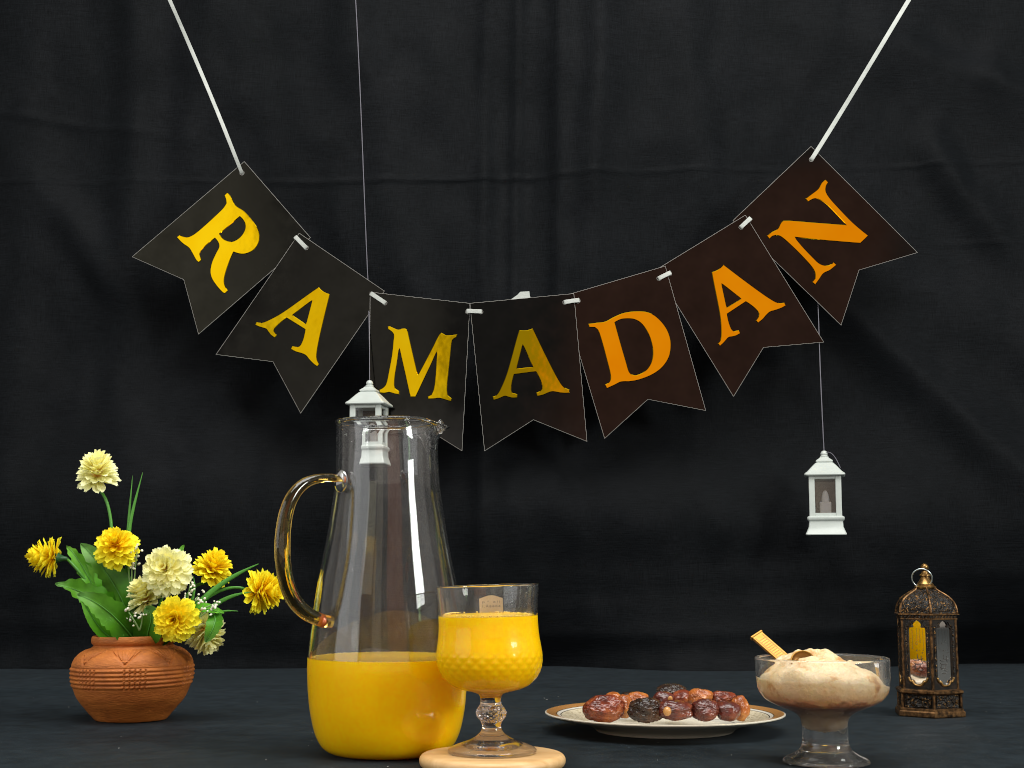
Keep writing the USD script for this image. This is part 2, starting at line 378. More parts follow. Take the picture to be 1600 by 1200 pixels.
def tube(pts, rad, sides=8, cap=True, flat=1.0, side_dir=None):
    p = np.array(pts, float)
    n = len(p)
    rad = np.broadcast_to(np.asarray(rad, float), (n,))
    t = np.gradient(p, axis=0)
    t /= np.linalg.norm(t, axis=1, keepdims=True) + 1e-12
    ref = np.array(side_dir if side_dir is not None else [0.31, 0.9, 0.29], float)
    a = np.cross(t, ref)
    a /= np.linalg.norm(a, axis=1, keepdims=True) + 1e-12
    b = np.cross(t, a)
    th = np.arange(sides) * 2 * np.pi / sides
    v = (p[:, None] + rad[:, None, None] * (a[:, None] * np.cos(th)[None, :, None] + flat * b[:, None] * np.sin(th)[None, :, None])).reshape(-1, 3)
    k, j = np.meshgrid(np.arange(n - 1), np.arange(sides), indexing='ij')
    q, w = k * sides + j, k * sides + (j + 1) % sides
    f = np.stack([q, w, w + sides, q + sides], -1).reshape(-1, 4)
    f = np.vstack([f[:, [0, 1, 2]], f[:, [0, 2, 3]]])
    if cap:
        v = np.vstack([v, p[:1], p[-1:]])
        s, e = n * sides, n * sides + 1
        j = np.arange(sides)
        f = np.vstack([f, np.stack([np.full(sides, s), (j + 1) % sides, j], 1),
                       np.stack([np.full(sides, e), (n - 1) * sides + j, (n - 1) * sides + (j + 1) % sides], 1)])
    return outward(v, f)


def box(c, size, R=None):
    b = trimesh.creation.box(size)
    v = np.array(b.vertices)
    if R is not None:
        v = v @ np.array(R).T
    return v + np.array(c), np.array(b.faces)


def rbox(c, size, r, R=None):
    """box with rounded edges"""
    import manifold3d as m3
    s = m3.Manifold.sphere(r, 12)
    hs = np.array(size) / 2 - r
    pts = [s.translate([sx * hs[0], sy * hs[1], sz * hs[2]]) for sx in (-1, 1) for sy in (-1, 1) for sz in (-1, 1)]
    h = m3.Manifold.batch_hull(pts).to_mesh()
    v = np.array(h.vert_properties[:, :3], float)
    if R is not None:
        v = v @ np.array(R).T
    return v + np.array(c), np.array(h.tri_verts)


def grid_faces(nu, nv):
    k, j = np.meshgrid(np.arange(nu - 1), np.arange(nv - 1), indexing='ij')
    a = (k * nv + j).ravel()
    return np.vstack([np.stack([a, a + nv, a + nv + 1], 1), np.stack([a, a + nv + 1, a + 1], 1)])


def prism(poly, y0, y1, place, fine=0):
    """extrude a shapely polygon given in (u, w); place(u, w, d) -> world"""
    vs, fs, n = [], [], 0
    for g in getattr(poly, 'geoms', [poly]):
        if g.geom_type != 'Polygon' or g.area < 1e-10:
            continue
        m = trimesh.creation.extrude_polygon(g, 1.0 if not fine else abs(y1 - y0), engine='earcut')
        if fine:
            m = m.subdivide_to_size(fine)
            m.merge_vertices()
            m.vertices[:, 2] /= abs(y1 - y0)
        v = np.array(m.vertices)
        d = y0 + (y1 - y0) * v[:, 2]
        vs.append(place(v[:, 0], v[:, 1], d))
        fs.append(np.array(m.faces) + n)
        n += len(v)
    return outward(np.vstack(vs), np.vstack(fs))


# ------------------------------------------------------------------ the setting: cloth-covered table and hanging black cloth
def ridge(px, py, a, b, w, amp, one=0.0):
    """a soft fold along the segment a-b (photo pixels), width w, height amp; one > 0 makes it a step on one side"""
    a, b = np.array(a, float), np.array(b, float)
    d = b - a
    L = np.linalg.norm(d)
    d /= L
    s = (px - a[0]) * d[0] + (py - a[1]) * d[1]
    q = (px - a[0]) * -d[1] + (py - a[1]) * d[0]
    end = np.exp(-np.maximum(0, np.maximum(-s, s - L)) ** 2 / (2 * (0.25 * L + w) ** 2))
    g = np.exp(-q * q / (2 * w * w))
    if one:
        g = g * (1 + one * np.tanh(q / w * 2))
    return amp * end * g


BY = 1.985
nx, nz = 520, 340
X = np.linspace(-1.7, 1.7, nx)
Z = np.linspace(-0.06, 1.25, nz)
XX, ZZ = np.meshgrid(X, Z, indexing='ij')
PX, PY = 800 + XX * F / BY, 880 - (ZZ - CAM_H) * F / BY + 0.0
P3 = np.stack([XX * 3.2, ZZ * 0.9, 0 * XX], -1)
D = 0.045 * (meshkit.fbm(P3 * 1.3 + 5, 3, 3) - 0.5) + 0.026 * (meshkit.fbm(np.stack([XX * 9, ZZ * 4, 0 * XX], -1) + 9, 3, 8) - 0.5)
D += 0.0060 * (meshkit.fbm(np.stack([XX * 24, ZZ * 16, 0 * XX], -1) + 2, 2, 5) - 0.5)
for a, b, w, amp, one in [
        ((192, -50), (200, 330), 26, 0.010, 0), ((330, -40), (300, 200), 40, 0.006, 0.4), ((560, 60), (640, 420), 30, 0.005, 0),
        ((870, -50), (865, 480), 18, 0.006, -0.5), ((950, 40), (930, 420), 30, 0.009, 0.3), ((1090, 150), (1090, 520), 26, 0.004, 0),
        ((815, -40), (808, 430), 10, 0.004, 0.4), ((765, -40), (760, 900), 14, 0.003, 0.5),
        ((1330, 470), (1620, 760), 36, 0.014, 0.3), ((1400, 430), (1640, 560), 40, 0.007, 0), ((1440, 60), (1640, 140), 40, 0.012, -0.3),
        ((1380, 0), (1620, 80), 30, -0.006, 0), ((1500, 250), (1560, 340), 22, 0.008, 0), ((90, 330), (150, 420), 20, 0.006, 0),
        ((100, 640), (330, 700), 60, 0.006, 0), ((30, 320), (20, 700), 30, 0.008, 0),
        ((-50, 905), (1700, 885), 26, 0.003, 0.2), ((700, 940), (1700, 925), 28, 0.006, 0.2), ((-50, 960), (600, 950), 30, 0.006, 0.2),
        ((760, 985), (1700, 965), 20, 0.007, 0.2), ((900, 640), (1200, 620), 50, 0.005, 0), ((880, 800), (1250, 830), 40, 0.004, 0),
        ((-20, 160), (160, 185), 8, 0.0025, 0.8), ((1290, 372), (1620, 372), 3.0, 0.0012, 1.0),
        ((0, 277), (700, 268), 3.0, 0.0016, 1.0), ((700, 268), (1620, 236), 3.0, 0.0016, 1.0),
        ((755, 250), (752, 1040), 3.5, 0.0010, 0.8), ((385, 690), (380, 1040), 4, 0.0010, 0.8), ((1088, 230), (1086, 900), 3.5, 0.0010, 0.8)]:
    vert = abs(a[0] - b[0]) < abs(a[1] - b[1])
    D += ridge(PX, PY, a, b, w, amp * (2.2 if vert and w > 8 else 1.6 if w > 8 else 0.8), one)
# the hem: where it meets the table it wanders towards and away from the viewer
hem = np.interp(PX[:, 0], [-700, 0, 200, 450, 700, 850, 1000, 1120, 1250, 1400, 1500, 1700, 2300],
                [0.03, 0.03, 0.035, 0.03, -0.02, -0.05, 0.07, 0.075, 0.05, 0.0, -0.075, -0.075, -0.07])
from scipy.ndimage import gaussian_filter1d
hem = gaussian_filter1d(hem, 9)
D += 0.050 * np.exp(-((ZZ - 0.20) / 0.11) ** 2) * (0.8 + 0.4 * meshkit.noise(np.stack([XX * 2.1, 0 * XX, 0 * XX], -1), 4))
D += hem[:, None] * np.exp(-np.maximum(ZZ, 0) / 0.075)
V = np.stack([XX, BY - D, ZZ], -1).reshape(-1, 3)
emit('/World/backdrop', V, grid_faces(nx, nz)[:, ::-1], M['backdrop'], True)
tag(stage.GetPrimAtPath('/World/backdrop'), 'creased black cloth hanging behind the banner', None, None, 'structure')

nx, ny = 600, 300
X = np.linspace(-2.3, 2.3, nx)
Yv = np.linspace(0.35, 2.12, ny)
XX, YY = np.meshgrid(X, Yv, indexing='ij')
H = 0.0012 * (meshkit.fbm(np.stack([XX * 7, YY * 9, 0 * XX], -1) + 3, 3, 4) - 0.62)
H += 0.0008 * (meshkit.fbm(np.stack([XX * 30, YY * 30, 0 * XX], -1) + 3, 2, 9) - 0.62)


def bump2(x0, y0, x1, y1, w, amp):
    a, d = np.array([x0, y0]), np.array([x1 - x0, y1 - y0])
    L = np.linalg.norm(d)
    d = d / L
    s = (XX - x0) * d[0] + (YY - y0) * d[1]
    q = -(XX - x0) * d[1] + (YY - y0) * d[0]
    return amp * np.exp(-q * q / (2 * w * w)) / (1 + np.exp((s - L) / 0.03)) / (1 + np.exp(-s / 0.03))


H += bump2(-1.3, 1.53, -0.42, 1.60, 0.028, 0.007)
H += bump2(-1.3, 1.45, -0.52, 1.47, 0.012, -0.002)
H += bump2(-0.35, 1.67, 0.3, 1.70, 0.02, 0.0022) + bump2(0.35, 1.62, 0.95, 1.58, 0.02, 0.0015) + bump2(-0.3, 1.62, -0.05, 1.55, 0.02, 0.0015)
H = np.where(H > 0, H, np.maximum(H, -0.002))
V = np.stack([XX, YY, H], -1).reshape(-1, 3)
emit('/World/table', V, grid_faces(nx, ny), M['table'], True)
tag(stage.GetPrimAtPath('/World/table'), 'table top covered with black cloth', None, None, 'structure')


# ------------------------------------------------------------------ glass jug with orange juice
def vz(px, py, Y):
    return at(px, py, Y)[2]


def pr(px_r, Y, cx, py):
    return at(cx + px_r, py, Y)[0] - at(cx, py, Y)[0]


JY, JX = 1.09, 605.5
jug_fix = lambda y: y + 11.0 * max(0, 1026 - y) / 371
jx = at(JX, 1176, JY)[0]
jug_px = [(655, 79), (662, 78.6), (700, 79), (740, 81), (760, 83), (790, 87.5), (830, 93.5), (870, 101), (900, 107), (935, 112.5), (965, 116.5),
          (1000, 121), (1026, 123.7), (1045, 124.4), (1065, 124), (1085, 122.8), (1105, 121), (1125, 117.7), (1142, 113.8), (1157, 108), (1167, 101.5), (1174, 92), (1177.5, 82)]
JZ0 = vz(JX, 1177.5, JY)
outer = [(pr(r, JY, JX, y), vz(JX, jug_fix(y), JY) - JZ0 + 0.0006) for y, r in jug_px][::-1]
wall = 0.0019
op = smooth_prof(outer, 90)
tan = np.gradient(op, axis=0)
nrm = np.stack([tan[:, 1], -tan[:, 0]], 1)
nrm /= np.linalg.norm(nrm, axis=1, keepdims=True)
ip = op - nrm * wall
floor_z = 0.0045
ip = ip[ip[:, 1] > floor_z]
top = op[-1]
lip = [(top[0] - wall * 0.5 + 0.0019 * math.cos(a), top[1] + 0.0017 + 0.0019 * math.sin(a)) for a in np.linspace(-0.9, math.pi + 0.9, 13)]
prof = [(0, 0.0012), (op[0][0] * 0.6, 0.0010)] + [tuple(x) for x in op] + lip + [tuple(x) for x in ip[::-1]] + [(ip[0][0] * 0.97, floor_z * 0.8), (ip[0][0] * 0.6, floor_z * 0.72), (0, floor_z * 0.7)]
HJ = top[1]
JSHEAR = 0.012
jz = vz(JX, 1026, JY) - JZ0
SP = math.radians(-14)     # the spout looks to the right and a little towards the viewer


def jug_warp(th, R, Zz):
    d = np.angle(np.exp(1j * (th - SP)))
    up = np.clip((Zz - (HJ - 0.020)) / 0.020, 0, 1.2) ** 2
    g = np.exp(-(d / 0.30) ** 2)
    wide = np.exp(-(d / 0.75) ** 2)
    R = R + 0.0009 * (meshkit.noise(np.stack([np.cos(th) * 2.3 + 7, np.sin(th) * 2.3, Zz * 16], -1), 5) - 0.5) * np.clip((Zz - jz - 0.004) / 0.02, 0, 1) * np.clip((HJ - Zz) / 0.01, 0, 1)
    R = R + up * (0.0080 * g - 0.0020 * (wide - g))
    Zz = Zz - up * (0.0042 * g) + np.clip((Zz - (HJ - 0.004)) / 0.004, 0, 1) * 0.0012 * (wide - g)
    return R, Zz


def lean(mesh, k, ox, oy):
    v, f = mesh
    v = v.copy()
    v[:, 0] += k * v[:, 2] + ox
    v[:, 1] += oy
    return v, f


jug = Thing('juice_jug', 'tall clear glass jug half full of orange juice, with a curved amber handle', 'jug', (jx, JY, 0))
jug.part('body', lean(revolve(prof, 160, jug_warp), -JSHEAR, jx, JY), M['glass'], 50)

# thick rolled lip of the spout
s_ = trimesh.creation.icosphere(3, 1.0)
sv_ = np.array(s_.vertices) * [0.0030, 0.0050, 0.0056]
jug.part('spout_lip', (sv_ + at(688, 667, JY - 0.010), np.array(s_.faces)), M['glass2'], True)
# juice standing in the jug: reaches into the wall so that it fills it edge to edge
jr = [(r, z) for r, z in op if z < jz]
SK = 0.00006
jprof = [(0, 0.0009), (jr[0][0] * 0.6, 0.0007)] + [(r + SK, z - (SK if z < 0.008 else 0)) for r, z in jr] + [(jr[-1][0] + SK, jz - 0.0004), (jr[-1][0] - 0.0010, jz), (0, jz)]
juice = Thing('orange_juice', 'bright orange juice filling the lower half of the tall glass jug', 'juice', (jx, JY, 0))
juice.part('liquid', lean(revolve(jprof, 128), -JSHEAR, jx, JY), M['juice'], 40)

# handle
HA = math.atan2(-0.62, -0.79)
hd = np.array([math.cos(HA), math.sin(HA)])


def jug_r(z):
    return float(np.interp(z, op[:, 1], op[:, 0]))


def handle_pt(px, py):
    """point of the handle's plane (through the jug's axis) under this pixel"""
    d = ray(px, py)
    nn = np.array([-hd[1], hd[0], 0])
    o = np.array([jx - JSHEAR * 0.15, JY, 0])
    return C + d * (np.dot(o - C, nn) / np.dot(d, nn))


hpts = [handle_pt(*p) for p in [(537, 748), (520, 746.5), (496, 748), (474, 757), (457, 776), (447, 802), (442, 835), (441.5, 868), (445.5, 900), (455, 930), (470, 951), (489, 964), (507, 970), (519, 971.5)]]
hp = spline(hpts, 80)
tt = np.linspace(0, 1, 80)
hr = np.interp(tt, [0, 0.12, 0.3, 0.5, 0.75, 0.9, 1.0], [0.0030, 0.0032, 0.0050, 0.0060, 0.0058, 0.0050, 0.0044])
hpath = jug.part('handle', tube(hp, hr, 20, flat=0.9, side_dir=(-hd[1], hd[0], 0)), M['amber'], 50, label='curved amber glass handle')
for p, q, rr in ((hp[0], hp[4], 0.0046), (hp[-1], hp[-5], 0.0052)):
    s = trimesh.creation.icosphere(3, 1.0)
    dirv = (p - q) / np.linalg.norm(p - q)
    v = np.array(s.vertices) * np.array([rr * 1.15, rr * 0.5, rr * 0.8])
    out = np.array([hd[0], hd[1], 0])
    sidev = np.array([-hd[1], hd[0], 0])
    v = v[:, :1] * sidev + v[:, 1:2] * out + v[:, 2:] * np.array([0, 0, 1.0])
    rj = jug_r(p[2])
    c = np.array([jx - JSHEAR * p[2], JY, 0]) + out * (rj + 0.0004) + np.array([0, 0, p[2]])
    jug.part('handle_joint', (v + c, np.array(s.faces)), M['amber_core'], True, under=hpath)
# clear weld blob round the upper joint
p = hp[0]
rj = jug_r(p[2])
out = np.array([hd[0], hd[1], 0])
sidev = np.array([-hd[1], hd[0], 0])
s = trimesh.creation.icosphere(3, 1.0)
v = np.array(s.vertices) * np.array([0.0090, 0.0030, 0.0085])
v = v[:, :1] * sidev + v[:, 1:2] * out + v[:, 2:] * np.array([0, 0, 1.0])
c = np.array([jx - JSHEAR * p[2], JY, 0]) + out * (rj + 0.0031) + sidev * 0.0025 + np.array([0, 0, p[2] - 0.002])
jug.part('weld_drop', (v + c, np.array(s.faces)), M['glass2'], True, under=hpath)

# ------------------------------------------------------------------ wooden coaster and stemmed goblet
GY = 1.018
gx = at(769.5, 1180, GY)[0]
ct = 0.0098
cr = pr(114.5, GY, 770, 1183)
cp = [(0, 0.0002), (cr * 0.86, 0.0002)] + [(cr - 0.0045 + 0.0045 * math.cos(a), ct / 2 + (ct / 2 - 0.0002) * math.sin(a)) for a in np.linspace(-1.45, 1.45, 13)] + [(cr - 0.007, ct), (0, ct)]
coaster = Thing('wooden_coaster', 'round pale wooden coaster under the stemmed juice glass', 'coaster', (gx, GY, 0))
coaster.part('disc', lean(revolve(cp, 128), 0, gx, GY), M['wood'], 40)

GX = 769.5
gpx = [(914, 80.5), (922, 79.8), (935, 78.6), (957, 77.6), (972, 77.5), (990, 78.7), (1010, 81.6), (1022, 83), (1035, 82), (1050, 76.8), (1060, 69.5), (1070, 57), (1075, 44),
       (1079, 28), (1083, 19), (1087, 16.6), (1092, 15.9), (1098, 16.9), (1104, 21), (1111, 23.4), (1118, 21.6), (1125, 17), (1132, 14.8), (1138, 16), (1145, 21.5), (1152, 32), (1158, 47), (1163, 60), (1166.5, 67), (1169, 69.3), (1172, 69.5)]
gz0 = vz(GX, 1172, GY)
gpo = [(pr(r, GY, GX, y), vz(GX, y, GY) - gz0 + 0.0012) for y, r in gpx][::-1]
GTOP = gpo[-1][1]
gp = smooth_prof(gpo, 190)
gb = float(np.interp(0, [0], [0]))
zb = vz(GX, 1071, GY) - gz0          # bottom of the cup inside
cup = gp[gp[:, 1] > zb]
tg = np.gradient(cup, axis=0)
ng = np.stack([tg[:, 1], -tg[:, 0]], 1)
ng /= np.linalg.norm(ng, axis=1, keepdims=True)
inn = cup - ng * np.interp(cup[:, 1], [zb, zb + 0.02, GTOP], [0.0036, 0.0034, 0.0018])[:, None]
inn = inn[inn[:, 1] > zb + 0.002]
inn = inn[inn[:, 0] > 0.001]
gl = [(gp[-1][0] - 0.0009 + 0.0009 * math.cos(a), gp[-1][1] + 0.0009 * math.sin(a)) for a in np.linspace(0.3, math.pi - 0.3, 6)]
gprof = [(0, 0.0016), (gp[0][0] * 0.45, 0.0014), (gp[0][0] * 0.60, 0.0006), (gp[0][0] * 0.66, 0.0), (gp[0][0] * 0.97, 0.0)] + [tuple(x) for x in gp] + gl + [tuple(x) for x in inn[::-1]] + [(inn[0][0] * 0.5, inn[0][1] - 0.0006), (0, inn[0][1] - 0.0008)]
zk0, zk1 = vz(GX, 1062, GY) - gz0, vz(GX, 1010, GY) - gz0
zs0, zs1 = vz(GX, 1122, GY) - gz0, vz(GX, 1101, GY) - gz0
no = len(gp) + 5


def goblet_warp(th, R, Zz):
    k = np.arange(R.shape[0])[:, None]
    outside = k < no

    def cut(z0, z1, rows, cols, depth):
        s = np.clip((Zz - z0) / (z1 - z0), 0, 1)
        m = np.sin(np.pi * s) ** 0.6 * ((Zz > z0) & (Zz < z1))
        a, b = th * cols / (2 * np.pi) + s * rows / 2, th * cols / (2 * np.pi) - s * rows / 2
        tri = lambda q: np.abs((q % 1) - 0.5) * 2
        return depth * m * (np.minimum(tri(a), tri(b)) - 0.5)
    R = R + np.where(outside, cut(zk0, zk1, 6, 26, 0.0006) + cut(zs0, zs1, 6, 14, 0.0016), 0)
    Zz = Zz + np.where(Zz > 0.06, 0.030 * R * np.cos(th) * np.clip((Zz - 0.06) / (GTOP - 0.06), 0, 1), 0)
    return R, Zz


goblet = Thing('juice_goblet', 'stemmed cut glass goblet of orange juice standing on the wooden coaster', 'glass', (gx, GY, ct))
GSH = -0.034
gm = lean(revolve(gprof, 208, goblet_warp), GSH, gx, GY)
gm = (gm[0] + [0, 0, ct - 0.0002], gm[1])
goblet.part('cup_and_stem', gm, M['glass2'], 28)
gjz = vz(GX, 957, GY) - gz0
gj = [(r, z) for r, z in gp if zb - 0.0032 < z < gjz]
gjp = [(0, gj[0][1])] + [(r + SK, z) for r, z in gj] + [(gj[-1][0] + SK, gjz - 0.0003), (gj[-1][0] - 0.0008, gjz), (0, gjz)]
no_all = no
no = len(gjp) - 3
gm = lean(revolve(gjp, 208, goblet_warp), GSH, gx, GY)
gjt = Thing('orange_juice', 'bright yellow orange juice inside the stemmed goblet on the coaster', 'juice', (gx, GY, ct))
gjt.part('liquid', (gm[0] + [0, 0, ct - 0.0002], gm[1]), M['juice'], 28)
def froth(thing_, cx_, cy_, r_, z_, n_, seed, big):
    rs = np.random.default_rng(seed)
    ms = []
    for _ in range(n_):
        a_, q_ = rs.uniform(0, 6.283), rs.uniform(0.0003, big)
        rr_ = r_ - q_ * 0.8 - abs(rs.normal(0, 0.0012))
        s_ = trimesh.creation.icosphere(1, 1.0)
        ms.append((np.array(s_.vertices) * [q_, q_, q_ * 0.6] + [cx_ + rr_ * math.cos(a_), cy_ + rr_ * math.sin(a_), z_], np.array(s_.faces)))
    p_ = thing_.part('froth', join(*ms), M['froth'], True, label='tiny pale bubbles along the edge of the juice')
    stage.GetPrimAtPath(p_).SetCustomDataByKey('kind', 'stuff')


M['froth'] = plain('juice_froth', (0.95, 0.70, 0.16), 0.2, coat_weight=0.5)
froth(gjt, gx + GSH * gjz, GY, gj[-1][0] - 0.0035, ct + gjz + 0.0004, 120, 3, 0.0009)
froth(juice, jx - JSHEAR * jz, JY, jr[-1][0] - 0.0026, jz + 0.0001, 90, 4, 0.0007)
# paper sticker on the far wall of the goblet
sz0, sz1 = vz(GX, 958, GY) - gz0, vz(GX, 933, GY) - gz0
def far_wall(u, w, off):
    """u = sideways metres, w = height in the goblet's own measure"""
    r = np.interp(w, gp[:, 1], gp[:, 0]) + off
    th = np.pi / 2 - u / r
    return np.stack([gx + GSH * w + r * np.cos(th), GY + r * np.sin(th), ct + w + 0.0002 + 0.03 * r * np.cos(th)], 1)


uu, ww = np.meshgrid(np.linspace(-0.5, 0.5, 15), np.linspace(0, 1, 9), indexing='ij')
hw = 0.0185
topz = sz1 + 0.0012 * np.cos(uu * 5) * ww
v = far_wall((uu * hw + 0.002).ravel(), (sz0 + (topz - sz0) * ww).ravel(), 0.0004)
stk = goblet.part('sticker', (v, grid_faces(15, 9)), M['sticker'], True, label='small beige paper sticker with two rows of tiny print')
for row, (txt, hgt, w0) in enumerate((('p  ^   a i i', 0.0016, 0.62), ('i . A a a o a', 0.0019, 0.34))):
    tm = meshkit.text_mesh(txt, hgt, 0.00005)
    tv = np.array(tm.vertices)
    span = tv[:, 0].max() - tv[:, 0].min()
    tv[:, 0] = (tv[:, 0] - tv[:, 0].min() - span / 2) * (0.0138 / span)
    v = far_wall(tv[:, 0] + 0.002, sz0 + (sz1 - sz0) * w0 + tv[:, 1], 0.00022)
    goblet.part('printed_row', (v, np.array(tm.faces)), M['ink'], False, under=stk)

# ------------------------------------------------------------------ dessert bowl
BYY, BX = 1.037, 1291.0
bx = at(BX, 1189, BYY)[0]
bpx = [(1026, 105.5), (1040, 105.2), (1056, 104.6), (1070, 103.6), (1078, 101.5), (1085, 97.5), (1092, 91), (1098, 80), (1104, 66.6), (1110, 52.5), (1116, 43), (1123, 37.8), (1133, 36), (1145, 36), (1156, 36.3),
       (1163, 37.6), (1169, 40.5), (1175, 48), (1180, 58), (1184, 65.5), (1187, 68.3), (1189.5, 68.5)]
bz0 = vz(BX, 1189.5, BYY)
bpo = smooth_prof([(pr(r * 0.98, BYY, BX, y), vz(BX, y + 3 * max(0, 1085 - y) / 59, BYY) - bz0 + 0.0010) for y, r in bpx][::-1], 150)
BTOP = bpo[-1][1]
bl = [(bpo[-1][0] - 0.0016 + 0.0016 * math.cos(a), BTOP + 0.0016 * math.sin(a)) for a in np.linspace(0.2, math.pi - 0.2, 8)]
bz = lambda y: vz(BX, y, BYY) - bz0
BX_, prb = BX, lambda r, Y, X_, y: pr(r * 0.98, Y, X_, y)
bin_ = smooth_prof([(0, bz(1139)), (prb(14, BYY, BX, 1137), bz(1137)), (prb(23, BYY, BX, 1132), bz(1132)), (prb(29, BYY, BX, 1123), bz(1123)), (prb(34, BYY, BX, 1114), bz(1114)), (prb(48, BYY, BX, 1105), bz(1105)),
                    (prb(66, BYY, BX, 1098), bz(1098)), (prb(82, BYY, BX, 1090), bz(1090)), (prb(93, BYY, BX, 1081), bz(1081)), (prb(97.5, BYY, BX, 1070), bz(1070)), (prb(99, BYY, BX, 1050), bz(1050)), (bpo[-1][0] - 0.0032, BTOP)], 90)
under = smooth_prof([(0, bz(1160)), (prb(18, BYY, BX, 1162), bz(1162)), (prb(34, BYY, BX, 1169), bz(1169)), (prb(45, BYY, BX, 1178), bz(1178)), (prb(55, BYY, BX, 1187), bz(1188)), (prb(60, BYY, BX, 1189), 0.0001)], 30)
bprof = [tuple(x) for x in under] + [tuple(x) for x in bpo] + bl + [tuple(x) for x in bin_[::-1]]
bowl = Thing('dessert_bowl', 'clear footed glass dessert bowl holding caramel cream', 'bowl', (bx, BYY, 0))
bowl.part('glass_body', lean(revolve(bprof, 160), -0.018, bx, BYY), M['glass3'], 50)
CREAM_Z = (float(bz(1097)), float(bz(1076)))
M['cream'] = cream()
# cream: lower layer fills the hollow, the mound rises above the rim at the back
edge_z = bz(1058)
bi = [(r + 0.0008, z) for r, z in bin_ if z < edge_z]
low = [(0, bin_[0][1] - 0.0008)] + bi[1:]
split = bz(1094)
sauce_p = [p for p in low if p[1] < split] + [(0, split - 0.0005)]
dessert = Thing('caramel_cream', 'mound of beige caramel cream with brown sauce in the footed glass bowl', 'dessert', (bx, BYY, 0))
dessert.part('sauce_layer', lean(revolve(sauce_p, 96), -0.018, bx, BYY), M['sauce'], 40, label='thin brown sauce under the cream')
mid = [(0, split)] + [p for p in low if p[1] >= split]
Rm = mid[-1][0]
topring = [(Rm * s, edge_z) for s in np.linspace(1, 0, 44)[1:]]


def cream_warp(th, R, Zz):
    x, y = R * np.cos(th), R * np.sin(th)
    k = np.arange(R.shape[0])[:, None]
    s = np.clip((k - (len(mid) - 8)) / 10.0, 0, 1)
    u = x / Rm
    w = y / Rm
    base = 0.0040 * (-u) + 0.0022 * np.sin(3 * u + 1)
    mound = 0.0130 * np.exp(-((u - 0.02) / 0.82) ** 6 - ((w - 0.05) / 0.84) ** 6) * (1 - 0.2 * u) + 0.0052 * np.exp(-((u + 0.05) / 0.34) ** 4 - ((w - 0.25) / 0.40) ** 4)
    q = np.stack([x * 90, y * 90, 0 * x], -1)
    lump = 0.0075 * (meshkit.fbm(q * 1.3 + 4, 4, 11) - 0.5)
    ring = np.clip((1 - R / Rm) / 0.10, 0, 1)
    return R, Zz + s * (base + mound * ring + lump * (0.3 + 0.7 * ring))


dessert.part('cream', lean(revolve(mid + topring, 150, cream_warp), -0.018, bx, BYY), M['cream'], 60)

# spoon
spoon = Thing('golden_spoon', 'short golden spoon with an engraved flat handle stuck in the cream', 'spoon', at(1224, 1030, 1.06))
h0, h1 = at(1230, 1034, 1.060), at(1183, 993, 1.082)
ax = (h1 - h0) / np.linalg.norm(h1 - h0)
L = np.linalg.norm(h1 - h0)
nz_ = np.cross(ax, np.cross(np.array([0, -0.85, 0.52]), ax))
nz_ /= np.linalg.norm(nz_)
wx = np.cross(nz_, ax)
Rm_ = np.stack([ax, wx, nz_], 1)
hpth = spoon.part('handle', rbox((h0 + h1) / 2, (L, 0.0098, 0.0026), 0.0007, Rm_), M['spoon'], 40)
spoon.part('handle_end', rbox(h1 + ax * 0.0006, (0.0022, 0.0112, 0.0036), 0.0008, Rm_), M['spoon'], 40, under=hpth)
for sgn in (-1, 1):
    spoon.part('engraved_line', box((h0 + h1) / 2 + wx * sgn * 0.0033 + nz_ * 0.0013, (L * 0.86, 0.0006, 0.0004), Rm_), M['spoon_dark'], False, under=hpth)
for i in range(11):
    spoon.part('engraved_hatch', box(h0 + ax * L * (0.14 + 0.068 * i) + nz_ * 0.0013, (0.0006, 0.0052, 0.00035), Rm_), M['spoon_dark'], False, under=hpth)
bc = at(1254, 1031, 1.020)
s = trimesh.creation.icosphere(4, 1.0)
th = np.array(s.vertices)
sc = np.array([0.0084, 0.0050, 0.0070])
Rb = trimesh.transformations.euler_matrix(math.radians(-28), math.radians(-12), math.radians(8))[:3, :3]
fb = np.array(s.faces)
keep = (th[fb][:, :, 1].mean(1) > 0.0)
ix, fk = np.unique(fb[keep], return_inverse=True)
fk = fk.reshape(-1, 3)
so = (th[ix] * sc) @ Rb.T + bc
si = (th[ix] * (sc - 0.0007)) @ Rb.T + bc
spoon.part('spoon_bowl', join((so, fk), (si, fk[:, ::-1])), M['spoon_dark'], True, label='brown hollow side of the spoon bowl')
an = np.linspace(0, 2 * np.pi, 60)
rimp = np.stack([np.cos(an) * (sc[0] - 0.0003), 0 * an, np.sin(an) * (sc[2] - 0.0003)], 1) @ Rb.T + bc
spoon.part('spoon_rim', tube(rimp, 0.0005, 6, cap=False), M['spoon'], True)
nk = spline([h0, h0 - ax * 0.006 + [0, 0, -0.001], bc + [-0.006, 0.001, -0.004], bc + [-0.003, 0, -0.001]], 14)
spoon.part('neck', tube(nk, 0.0017, 8), M['spoon'], 50)

